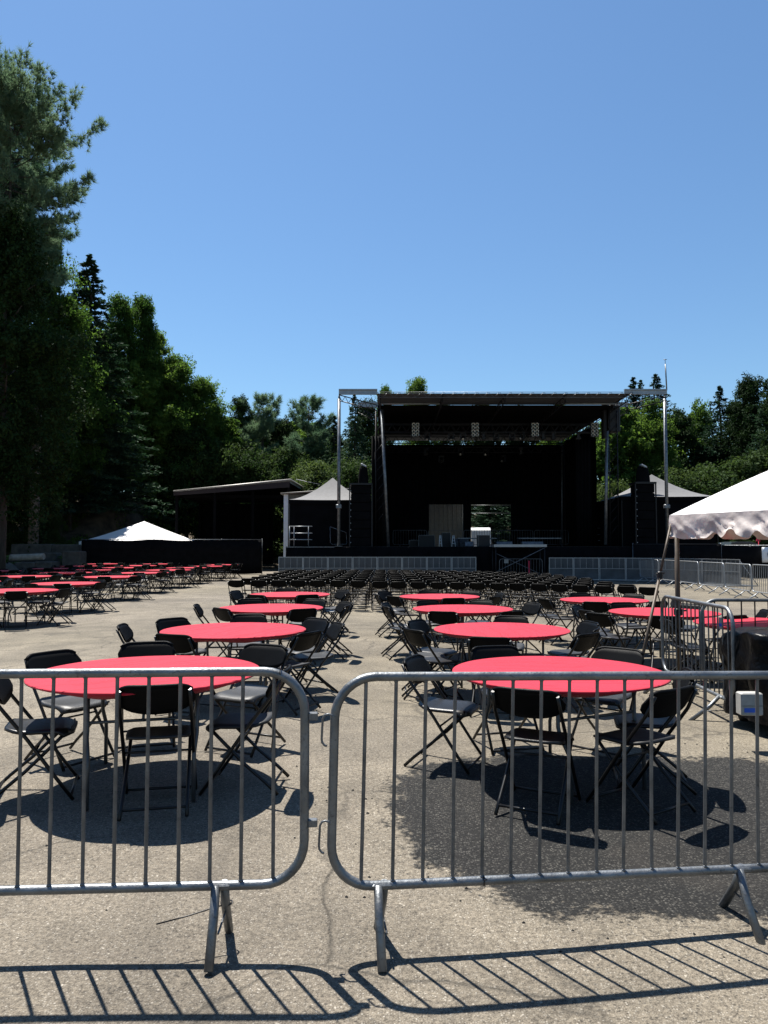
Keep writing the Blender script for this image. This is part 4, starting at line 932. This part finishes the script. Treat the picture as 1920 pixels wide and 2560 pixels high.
# ================================================================ WRAPPED EQUIPMENT
rv2 = np.random.default_rng(5)
def lumpy(cx, cy, z0, dx, dy, h, seed, sq=3.2, n=48, m_=26, drape=.16):
    ph = np.random.default_rng(seed).uniform(0, 6.28, 14)
    def fn(u, v):
        a = u * 2 * math.pi; ca, sa = math.cos(a), math.sin(a); q = (abs(ca) ** sq + abs(sa) ** sq) ** (-1 / sq)
        t = v; rr = 1.0 if t < .62 else math.sqrt(max(0, 1 - ((t - .62) / .38) ** 2.3)); z = h * min(1, t / .7) if t < .7 else h * (1 + .04 * math.sin((t - .7) * 5))
        w_ = 1 + drape * .35 * (math.sin(a * 5 + ph[0] + t * 3) + .6 * math.sin(a * 11 + ph[1] - t * 4) + .5 * math.sin(t * 14 + ph[2] + a * 3)) * (.5 + .5 * rr)
        return (cx + ca * q * dx * rr * w_, cy + sa * q * dy * rr * w_, z0 + z + .03 * math.sin(a * 3 + ph[3]) * t + .02 * math.sin(ca * 9 + ph[4] + sa * 7) * t)
    return MB().grid(fn, n, m_, True)
t = thing('wrapped_equipment', 'bulky equipment cart wrapped in shiny black plastic, right edge', 'equipment', (3.85, 6.75, 0))
obj('wrap', lumpy(-.02, .0, .14, .62, .55, .74, 3), M['wrap'], t)
obj('wrap', lumpy(.28, -.22, .12, .42, .42, .66, 8), M['wrap'], t)
for x, y in ((-.42, -.38), (.42, -.42), (-.42, .4), (.42, .4)):
    m = MB().lathe([(.001, -.03), (.055, -.03), (.07, -.02), (.07, .02), (.055, .03), (.001, .03)], 14); mm = Matrix.Rotation(R(90), 3, 'Y'); m.v = [tuple(mm @ Vector(p) + Vector((x, y, .072))) for p in m.v]; obj('caster', m, M['rubber'], t)
wb = at(1884, 1763, 6.02)
t = thing('control_box', 'off white electrical box with blue label before the wrapped cart', 'box', (wb.x, 6.09, wb.z - .09))
obj('body', MB().bbox((0, 0, .09), (.178, .10, .18), .008), M['dirtymat'], t); obj('lid_seam', MB().b2((-.089, -.0525, .078), (.089, -.05, .081)), M['brown'], t); obj('blue_label', MB().b2((-.066, -.054, .028), (.042, -.0505, .062)), M['blue'], t)

o = obj('tarp', MB().slab(lambda u, v: (3.95 + 1.5 * u, 6.9 + .9 * v, .84 + .34 * u * (1 - .2 * v) + .03 * math.sin(u * 13 + v * 4) + .02 * math.sin(v * 11 + u * 3) - .25 * max(0, v - .6) - .1 * max(0, .2 - u)), (0, 0, 1), 30, 16, .006), M['tarp']); tag(o, 'dark navy tarp draped behind the black wrapped equipment', 'tarp')
p = at(1797, 1560, 7.98); t = thing('hang_tag', 'small grey tag with blue stripe hanging on dark barricade', 'tag', (p.x, 7.93, p.z)); obj('card', MB().b2((-.022, 0, -.05), (.022, .004, .075)), M['dirtymat'], t); obj('stripe', MB().b2((-.020, -.003, -.02), (.020, -.0005, .012)), M['blue'], t)

# ================================================================ LEFT BANK OBJECTS
def block(px0, px1, py0, Y, d_, label, rz=0, m='concrete', z0=0, name='concrete_block'):
    a = at(px0, py0, Y); b = at(px1, py0, Y); t = MB(); w_ = b.x - a.x; h = a.z - z0
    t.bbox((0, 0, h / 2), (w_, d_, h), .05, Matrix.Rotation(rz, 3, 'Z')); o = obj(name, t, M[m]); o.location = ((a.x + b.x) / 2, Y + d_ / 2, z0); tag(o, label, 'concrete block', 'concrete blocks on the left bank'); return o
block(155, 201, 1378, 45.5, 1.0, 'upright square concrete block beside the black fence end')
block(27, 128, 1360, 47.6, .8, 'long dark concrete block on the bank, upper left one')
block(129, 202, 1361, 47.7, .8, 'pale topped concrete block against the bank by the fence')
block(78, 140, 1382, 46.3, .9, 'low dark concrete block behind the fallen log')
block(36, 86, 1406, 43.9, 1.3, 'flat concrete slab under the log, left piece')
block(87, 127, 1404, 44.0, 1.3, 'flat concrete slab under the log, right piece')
m = MB(); ph = RNG.uniform(0, 6, 6)
m.grid(lambda u, v: ((1.0 - .3 * v) * math.cos(u * 6.283) * math.sqrt(max(0, 1 - (v * .98) ** 3)), (.8) * math.sin(u * 6.283) * math.sqrt(max(0, 1 - (v * .98) ** 3)), .95 * v + .07 * math.sin(u * 19 + v * 5)), 24, 8, False)
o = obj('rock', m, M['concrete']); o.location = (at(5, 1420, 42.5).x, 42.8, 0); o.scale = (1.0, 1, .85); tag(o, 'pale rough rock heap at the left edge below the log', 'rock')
a = at(20, 1402, 44.3); b = at(110, 1396, 44.6); zt4 = at(80, 1404, 44).z
t = thing('fallen_log', 'pale weathered log lying on the flat concrete slabs', 'log', (a.x, 44.6, zt4 + .2)); L_ = b.x - a.x
obj('log', MB().tube([(0, 0, 0), (L_ * .3, .02, .03), (L_ * .7, .0, .06), (L_, -.02, .10)], .22, 12, r2=.19), M['log'], t)

# ---------------------------------------------------------------- foliage
def leafmesh(name, C, Nn, size, m, asp=.55):
    """diamond leaves at points C with normals Nn"""
    n = len(C); rnd = RNG.normal(size=(n, 3)); T = np.cross(Nn, rnd); T /= np.linalg.norm(T, axis=1, keepdims=True) + 1e-9
    B = np.cross(Nn, T); B /= np.linalg.norm(B, axis=1, keepdims=True) + 1e-9
    s = (np.asarray(size) * RNG.uniform(.6, 1.3, n))[:, None] if np.isscalar(size) else size[:, None]
    V = np.stack([C - T * s * .5, C - B * s * asp * .5 + Nn * s * .06, C + T * s * .5, C + B * s * asp * .5 + Nn * s * .06], 1).reshape(-1, 3)
    me = bpy.data.meshes.new(name); me.vertices.add(4 * n); me.vertices.foreach_set('co', V.astype(np.float32).ravel())
    me.loops.add(4 * n); me.loops.foreach_set('vertex_index', np.arange(4 * n, dtype=np.int32)); me.polygons.add(n)
    me.polygons.foreach_set('loop_start', np.arange(0, 4 * n, 4, dtype=np.int32)); me.update(calc_edges=True); me.materials.append(m); return me
def unit(n):
    v = RNG.normal(size=(n, 3)); return v / np.linalg.norm(v, axis=1, keepdims=True)
def decid(name, H, Rr, nc, per, size, m, low=.12, shape=1.0):
    """crown of leaf clumps, heights low*H..H"""
    Cs, Ns = [], []
    for i in range(nc):
        t = RNG.uniform(0, 1) ** .85; z = H * (low + (1 - low) * t)
        env = math.sin(math.pi * min(1, (t * .86 + .14))) ** .55 * (1 - .35 * t ** 3) * shape + (1 - shape) * (1 - t)
        a = RNG.uniform(0, 2 * math.pi); rad = Rr * env * RNG.uniform(.35, 1.12) * (.85 + .2 * math.sin(a * 3 + z))
        rc = RNG.uniform(.4, 1.2) * Rr * .30
        c = np.array([math.cos(a) * rad, math.sin(a) * rad, z - rc * .3])
        d = unit(per); d[:, 2] = d[:, 2] * .75 + .12; q = RNG.uniform(.35, 1.05, per)[:, None]
        sub = unit(9) * rc * RNG.uniform(.5, 1.25, 9)[:, None]                    # leaf clumps gather round sprays
        k = RNG.integers(0, 9, per); p = c + sub[k] * np.array([1.1, 1.1, .7]) + d * q * rc * .5
        Cs.append(p); nn = d * .45 + np.array([0, 0, .55]) + RNG.normal(size=(per, 3)) * .55; Ns.append(nn / np.linalg.norm(nn, axis=1, keepdims=True))
    return leafmesh(name, np.concatenate(Cs), np.concatenate(Ns), size, m)
def spire(name, H, Rr, m, size=.30, tiers=46, droop=.35, dens=1.0):
    Cs, Ns = [], []
    for i in range(tiers):
        t = (i + .5) / tiers; z0_ = H * (.04 + .96 * t); rl = Rr * ((1 - t) ** .82) * RNG.uniform(.82, 1.08) + .08; nb = int(5 + 7 * (1 - t))
        for b_ in range(nb):
            a = RNG.uniform(0, 2 * math.pi); r_ = rl * RNG.uniform(.65, 1.12); n = int(dens * (10 + 52 * r_ / Rr)); s = RNG.uniform(.05, 1, n) ** .7
            side = RNG.normal(size=n) * .13 * r_ * (1.15 - s); x = s * r_
            z = z0_ - droop * x * (.55 + .45 * x / Rr) + .25 * r_ * s ** 3 * .5 + RNG.normal(size=n) * .05 - np.abs(side) * .3
            Cs.append(np.stack([x * math.cos(a) - side * math.sin(a), x * math.sin(a) + side * math.cos(a), z], 1))
            nn = np.array([0, 0, 1.0]) + RNG.normal(size=(n, 3)) * .5; Ns.append(nn / np.linalg.norm(nn, axis=1, keepdims=True))
    return leafmesh(name, np.concatenate(Cs), np.concatenate(Ns), size, m, .38)
def trunkmesh(H, r, name='trunk', limbs=8, Rr=3, z0=.25):
    mb = MB(); wob = [random.uniform(-.2, .2) for _ in range(12)]
    mb.tube([(wob[i] * (i / 8), wob[-1 - i] * (i / 8), H * i / 8 * .94) for i in range(9)], r, 8, r2=r * .15)
    for k in range(limbs):
        z = H * (z0 + (.8 - z0) * (k + random.random()) / limbs); a = random.uniform(0, 6.28); l = Rr * (.9 - .5 * z / H)
        mb.tube([(0, 0, z), (math.cos(a) * l * .5, math.sin(a) * l * .5, z + l * .25), (math.cos(a) * l, math.sin(a) * l, z + l * .45)], r * .35, 5, r2=r * .06)
    return mb.mesh(name, M['bark'])
CR = {}
for i in range(3): CR['d%d' % i] = (decid('crown', 10, 3.3, 60, 430, .25, M['leaf']), trunkmesh(10, .22, Rr=3), 10)
for i in range(2): CR['k%d' % i] = (decid('crown', 10, 3.1, 60, 430, .25, M['leafdark']), trunkmesh(10, .22, Rr=3), 10)
for i in range(2): CR['b%d' % i] = (decid('crown', 7, 4.2, 60, 480, .22, M['bush'], low=.05, shape=.8), trunkmesh(7, .14, Rr=3.2, z0=.1), 7)
CR['n0'] = (spire('crown', 18, 3.5, M['needle'], .24, 84, dens=1.7), trunkmesh(18, .25, limbs=0), 18)
CR['n1'] = (spire('crown', 16, 4.2, M['needle'], .26, 72, .28, 1.15), trunkmesh(16, .26, limbs=0), 16)
for i in range(3): CR['t%d' % i] = (decid('crown', 20, 4.6, 190, 330, .26, M['leaf'], low=.10), trunkmesh(20, .32, Rr=4, limbs=12), 20)
for i in range(2): CR['u%d' % i] = (decid('crown', 20, 4.4, 190, 330, .26, M['leafdark'], low=.10), trunkmesh(20, .32, Rr=4, limbs=12), 20)
CR['h0'] = (decid('crown', 20, 4.4, 150, 340, .24, M['leaf'], low=.24), trunkmesh(20, .30, Rr=4, limbs=12), 20)
CR['h1'] = (decid('crown', 20, 4.6, 170, 340, .24, M['leafdark'], low=.22), trunkmesh(20, .30, Rr=4, limbs=12), 20)
def pinemesh(H, Rr, nl, m, seed=1, tuft=.34, dens=1, low=.15, prof=None):
    rg = np.random.default_rng(seed); Cs = []; Ts = []; mb = MB(); mb.tube([(0.05 * math.sin(i), .05 * math.cos(i * 1.7), H * i / 10 * .97) for i in range(11)], .30, 9, r2=.03)
    for k in range(nl):
        t = (k + rg.uniform(0, 1)) / nl; z = H * (low + (1 - low) * t); a = rg.uniform(0, 2 * math.pi); l = (Rr * (1 - t) ** .55 if prof is None else Rr * min(1, (1 - t) * 6 + .12) ** .6 * (1 + .22 * math.sin(t * 26 + 1.2)) * min(1, .5 + t * 2.5)) * rg.uniform(.55, 1.1) + .35; up = .12 + .75 * t ** 2
        pts = []; 
        for j in range(6): s = j / 5; pts.append(Vector((math.cos(a) * l * s, math.sin(a) * l * s, z + l * s * up * (.4 + .6 * s) - .06 * l * math.sin(s * 3.1))))
        mb.tube(pts, .055 * (1 - .6 * t), 5, r2=.012)
        nt_ = int((6 + 9 * l) * dens)
        for q in range(nt_):
            s = rg.uniform(.32, 1.0); f = s * 5; i0 = min(4, int(f)); p = pts[i0].lerp(pts[i0 + 1], f - i0); sd = rg.uniform(-1, 1); ln = (1.08 - s) * l * .36 + .12
            dr = Vector((math.cos(a + sd * 1.0), math.sin(a + sd * 1.0), rg.uniform(.05, .5))).normalized(); e = p + dr * ln * abs(sd + .2)
            if rg.uniform() < .35: mb.tube([p, e], .012, 3, cap=False)
            for w_ in range(rg.integers(1, 4)):
                c = e + Vector(rg.normal(size=3)) * .13; Cs.append(c); Ts.append((dr + Vector((0, 0, .35))).normalized())
    n = len(Cs); C = np.array([tuple(c) for c in Cs]); T = np.array([tuple(c) for c in Ts]); per = 16
    C = np.repeat(C, per, 0); T = np.repeat(T, per, 0); d = T * .9 + rg.normal(size=C.shape) * .55; d /= np.linalg.norm(d, axis=1, keepdims=True)
    ln = tuft * rg.uniform(.6, 1.1, len(C))[:, None]; sd = np.cross(d, rg.normal(size=C.shape)); sd /= np.linalg.norm(sd, axis=1, keepdims=True); wd = .020
    V = np.stack([C - sd * wd, C + sd * wd, C + d * ln], 1).reshape(-1, 3); n = len(C)
    me = bpy.data.meshes.new('crown'); me.vertices.add(3 * n); me.vertices.foreach_set('co', V.astype(np.float32).ravel()); me.loops.add(3 * n); me.loops.foreach_set('vertex_index', np.arange(3 * n, dtype=np.int32)); me.polygons.add(n)
    me.polygons.foreach_set('loop_start', np.arange(0, 3 * n, 3, dtype=np.int32)); me.update(calc_edges=True); me.materials.append(m); return me, mb.mesh('trunk', M['bark'])
pc, pt = pinemesh(25, 3.9, 135, M['pine'], 4, .40, 1.35, .54, prof=1); CR['P'] = (pc, pt, 25)
pc, pt = pinemesh(12, 3.6, 70, M['pine'], 9, .42, 1.2, .1); CR['p'] = (pc, pt, 12)
KN = {'h': 'deciduous_tree', 'd': 'deciduous_tree', 'k': 'deciduous_tree', 'b': 'leafy_bush', 'n': 'conifer_tree', 'P': 'pine_tree', 'p': 'pine_tree'}
def tree(px, Y, top, kind, label, wx=1.0, rz=None, group=None):
    x = (px - 960) / F * Y; zb = max(0, hillz(x, Y) - .2); z = at(px, top, Y).z; kk = {'d': 't', 'k': 'u'}.get(kind[0], kind[0]) + kind[1:] if (z - zb) > 13.5 else kind
    cm, tm, H = CR[kk]; s = (z - zb) / H
    t = thing(KN[kind[0]], label, 'bush' if kind[0] == 'b' else 'tree', (x, Y, zb), random.uniform(0, 6.28) if rz is None else rz, group)
    c = link('crown', cm, t); k = link('trunk', tm, t); sx = wx if kind in ('P',) else s * wx
    c.scale = (sx, sx, s); k.scale = (min(1.4, sx), min(1.4, sx), s); return t
GL, GR = 'trees on the left wooded bank', 'trees behind the stage'
tree(2, 39, 240, 'P', 'tall hazy blue green pine towering at the left photo edge', .88, .4)
tree(-90, 43, 330, 'P', 'second tall pine beyond the left photo edge', 1.1, 2.4)
TL = [  # px, Y, top, kind, width, label
 (2, 37.0, 550, 'h1', .85, 'dark broadleaf tree just below the tall pine'), (100, 51.5, 575, 'h0', .62, 'sparse leafy tree between the tall pine and spire'),
 (212, 57, 638, 'n0', 1.6, 'dark pointed hemlock rising highest after the pine'), (150, 53, 760, 'h0', .9, 'leafy tree left of the pointed hemlock'),
 (-5, 51, 930, 'd0', 1.0, 'leafy growth low at the left photo edge'), (70, 54, 850, 'h1', 1.0, 'dark green tree behind the broken trunk'), (-60, 47, 700, 'h1', .9, 'dark tree cut by the left photo edge'),
 (292, 66, 742, 'd0', .62, 'slim bright topped tree right of the hemlock'), (345, 68, 745, 'd1', .60, 'tall slim tree second right of the hemlock'), (262, 65, 850, 'k0', .95, 'dark tree below the hemlock right side'),
 (388, 68, 840, 'd2', .80, 'bright green tree halfway down the treeline slope'), (318, 65, 900, 'd1', .8, 'green tree under the treeline slope'), (440, 68, 892, 'd0', .85, 'rounded green tree above the shelter left end'),
 (395, 67, 980, 'd1', .9, 'green tree directly above the shelter left corner'), (500, 69, 950, 'd1', .85, 'green tree above the shelter roof middle'), (465, 66.5, 1060, 'k0', .95, 'low dark tree touching the shelter roof'),
 (548, 70, 1012, 'd2', .68, 'green tree above the shelter roof right half'), (600, 72, 1000, 'k1', .62, 'dark narrow tree in the treeline dip'), (565, 68, 1110, 'b1', .85, 'bright yellow green bush above the shelter roof'),
 (655, 72, 1000, 'p', .95, 'feathery pine above the shelter right end'), (770, 70, 1005, 'p', .95, 'feathery pine left of the white outrigger post'), (705, 74, 1045, 'k0', .8, 'dark tree between the two feathery pines'),
 (640, 68, 1140, 'b0', .8, 'bright bush behind the shelter roof right corner'), (730, 68, 1130, 'b1', .8, 'bright bush above the grey left canopy'), (885, 63, 985, 'n1', .95, 'dark conifer between left outrigger and stage roof'),
 (835, 66, 1040, 'n0', 1.2, 'dark conifer just left of the outrigger post'), (915, 68, 1010, 'k1', .8, 'dark tree against the stage left tower'), (880, 57, 1160, 'b0', .8, 'yellow green bush above the left speaker tower'), (800, 63, 1165, 'b1', .9, 'leafy bush right of the grey left canopy peak'),
 (215, 66, 1000, 'k1', .9, 'dark tree right behind the white peaked tent'), (120, 56, 1020, 'k0', 1.0, 'dark leafy tree above the concrete blocks'), (175, 54.5, 960, 'h0', .8, 'leafy tree between broken trunk and tent'), (540, 74, 1180, 'k0', 1.2, 'dark tree seen under the shelter roof'),
 (350, 72, 1060, 'k0', 1.1, 'dark tree behind the shelter left side'), (28, 50.5, 1200, 'b1', .6, 'small lit bush above the bank at left'), (133, 50.5, 1245, 'b0', .42, 'bright low bush above the concrete blocks'),
 (635, 66, 1275, 'b1', .5, 'small lit bush seen under the shelter right end'),
]
for px, Y, top, k, wx, lb in TL: tree(px, Y, top, k, lb, wx, group=GL)
for px, tp in ((505, 1075), (545, 1060), (585, 1065), (625, 1045), (668, 1050), (700, 1070), (735, 1050), (785, 1060), (820, 1075)):
    tree(px, 80 + random.uniform(-1.5, 2), tp, random.choice(['d0', 'd1', 'd2', 'k0']), 'distant leafy tree filling the line %s' % {505: 'beyond the shelter roof left half', 545: 'beyond the shelter roof middle', 585: 'behind the dark narrow tree', 625: 'left of the first feathery pine', 668: 'right of the first feathery pine', 700: 'above the shelter roof right corner', 735: 'left of the second feathery pine', 785: 'right of the second feathery pine', 820: 'just left of the outrigger post'}[px], 1.15, group=GL)
TR = [
 (962, 74, 970, 'd1', .45, 'small tree top peeping over the stage roof left'), (1042, 76, 947, 'd0', .60, 'round tree top above the stage roof'), (1110, 78, 1010, 'k0', .8, 'tree behind the stage left half'),
 (1200, 78, 1015, 'k1', .8, 'tree behind the stage middle'), (1300, 78, 1015, 'k0', .8, 'tree behind the stage right half'), (1400, 74, 1010, 'd2', .8, 'tree behind the stage right wall'),
 (1590, 72, 943, 'n0', 1.3, 'pointed spruce, leftmost above the right roof beam'), (1608, 74, 950, 'n1', 1.0, 'pointed spruce, middle above the right roof beam'), (1645, 70, 935, 'n1', 1.35, 'widest spruce behind the thin mast'),
 (1500, 62, 1080, 'd0', .85, 'green tree seen between the right stage posts'), (1560, 60, 1012, 'd1', .85, 'green tree left of the right outrigger post'), (1635, 60, 1005, 'd2', .82, 'green tree behind the right outrigger post'),
 (1695, 64, 1035, 'k1', .7, 'dark tree right of the outrigger post'), (1755, 72, 1022, 'd0', .58, 'bright green tree in the right treeline gap'), (1806, 62, 965, 'n1', 1.25, 'dark spruce right of the treeline gap'),
 (1850, 66, 1010, 'k0', .8, 'dark tree between spruce and vine covered tree'), (1880, 60, 955, 'k1', .72, 'dark vine covered tree near the right edge'), (1925, 56, 950, 'n1', 1.0, 'dark spruce cut by the right photo edge'), (1985, 54, 930, 'k0', .8, 'dark tree beyond the right photo edge'),
 (1530, 56, 1215, 'b0', 1.0, 'dark bush left of the right speaker tower'), (1690, 57, 1175, 'b1', 1.0, 'bush behind the right canopy peak'), (1760, 59.5, 1185, 'b0', 1.1, 'bush behind the utility pole'), (1835, 57, 1165, 'b1', 1.1, 'bush above the white tent slope'),
 (1905, 55, 1150, 'b0', 1.1, 'bright bush above the white tent at the edge'), (1460, 60, 1200, 'k1', .9, 'dark low tree behind the stage side curtain'), (1640, 64, 1130, 'k0', 1.0, 'dark tree behind the right speaker tower'), (1770, 64, 1120, 'k1', 1.0, 'dark lower tree under the treeline gap'),
 (1845, 50, 1330, 'b0', .8, 'small bush behind the parked car'), (1225, 57.5, 1215, 'n1', 2.4, 'dark conifer seen through the stage rear opening'), (1262, 61, 1190, 'n1', 2.0, 'second dark conifer beyond the stage rear opening'),
]
for px, Y, top, k, wx, lb in TR: tree(px, Y, top, k, lb, wx, group=GR)
# far wood closing the gaps behind
fc, fn_ = [], []
for i in range(90):
    th = i / 89; X_ = -75 + 150 * th + random.uniform(-1, 1); Y_ = 84 + random.uniform(-3, 4); 
    h = hillz(X_, Y_) * .5 + random.uniform(6, 9.5); n = 500; rc = random.uniform(2.2, 3.4)
    d = unit(n); d[:, 1] *= .6; zc_ = RNG.uniform(0, h, n)[:, None]
    fc.append(np.concatenate([np.array([[X_, Y_]]) + d[:, :2] * rc * (1 - .4 * (zc_ / h) ** 2), hillz(X_, Y_) * .6 + zc_], 1)); nn = d * .5 + np.array([0, 0, .6]) + RNG.normal(size=(n, 3)) * .4; fn_.append(nn / np.linalg.norm(nn, axis=1, keepdims=True))
o = link('far_wood', leafmesh('far_wood', np.concatenate(fc), np.concatenate(fn_), .75, M['leafdark'])); tag(o, 'dark far wood closing the view behind the nearer trees', 'wood', kind='stuff')
# broken trunk
SNY = 48.3; p = at(98, 970, SNY); zb_ = hillz(p.x, SNY) - .2
t = thing('broken_trunk', 'pale broken dead trunk standing among the dark left trees', 'dead tree', (p.x, SNY, zb_)); H_ = p.z - zb_
obj('trunk', MB().tube([(-.2, 0, 0), (-.1, 0, H_ * .5), (-.12, 0, H_ * .78), (.02, 0, H_ * .93), (.12, .02, H_)], .34, 12, r2=.20), M['deadwood'], t)
obj('broken_limb', MB().tube([(.02, 0, H_ * .93), (-.2, 0, H_ * .965), (-.38, 0, H_ * .97)], .13, 8, r2=.10), M['deadwood'], t)
vn = [];
c_ = RNG.uniform(0, 1, 2600); a_ = RNG.uniform(0, 6.28, 2600); rr_ = RNG.uniform(.35, .75, 2600)
VP = np.stack([np.cos(a_) * rr_ - .1, np.sin(a_) * rr_, c_ ** .8 * H_ * .82], 1); link('vines', leafmesh('vines', VP, unit(2600), .2, M['leafdark']), t)
# undergrowth + grass on the bank
U = []
for i in range(26000):
    x = RNG.uniform(-32, -19.8); y = RNG.uniform(38, 60); z = hillz(x, y)
    if z < .15 or math.sin(x * 1.3 + 1) * math.cos(y * .9) < .12: continue
    U.append((x, y, z - .1 + RNG.uniform(0, .28)))
o = link('undergrowth', leafmesh('undergrowth', np.array(U), unit(len(U)), .16, M['leaf'])); tag(o, 'low green weeds and leaf litter on the left bank', 'undergrowth', kind='stuff')
gb = []
for cx_, cy_, n_ in ((at(10, 1400, 45).x, 45, 500), (at(148, 1400, 46.9).x, 46.9, 350)):
    for i in range(n_): gb.append((cx_ + RNG.normal() * .45, cy_ + RNG.normal() * .3, .5 + RNG.uniform(0, .7)))
o = link('weeds', leafmesh('weeds', np.array(gb), unit(len(gb)), .14, M['green'])); tag(o, 'bright green weeds sprouting between the concrete blocks', 'weeds', kind='stuff')
# small bare shrub on the bank
p = at(70, 1392, 46); t = thing('bare_shrub', 'bare twiggy shrub before the dark concrete block', 'shrub', (p.x, 45.9, .2)); m = MB()
for i in range(14):
    a = random.uniform(0, 6.28); l = random.uniform(.6, 1.4); m.tube([(0, 0, 0), (math.cos(a) * l * .3, .2 * math.sin(a), l * .5), (math.cos(a) * l * .7, .3 * math.sin(a), l * random.uniform(.7, 1.1))], .022, 4, r2=.006)
obj('branches', m, M['bark'], t)

cr_ = MB()
for i in range(170):
    a = random.uniform(0, 6.28); k = 1.0 + abs(random.gauss(0, .22)); x = 2.55 + 2.5 * math.cos(a) * k; y = 4.6 + 1.3 * math.sin(a) * k
    if i % 5 == 0: x = random.uniform(-3, 4); y = random.uniform(2.4, 12)
    q = random.uniform(.004, .011); b_ = gz(x, y); cr_.add([(x + q * random.uniform(.6, 1.2) * math.cos(j * 1.256), y + q * random.uniform(.6, 1.2) * math.sin(j * 1.256), b_ + .001) for j in range(5)] + [(x, y, b_ + q * .9)], [(j, (j + 1) % 5, 5) for j in range(5)])
tag(obj('asphalt_crumbs', cr_, M['rubber']), 'loose black crumbs scattered round the dark asphalt patch', 'gravel', kind='stuff')
dup = {k: v for k, v in LABELS.items() if v > 1}
if dup: print('DUPLICATE LABELS', dup)
print('chairs', sum(1 for o in bpy.data.objects if o.name.startswith('folding_chair') and o.type == 'EMPTY'), 'objects', len(bpy.data.objects))
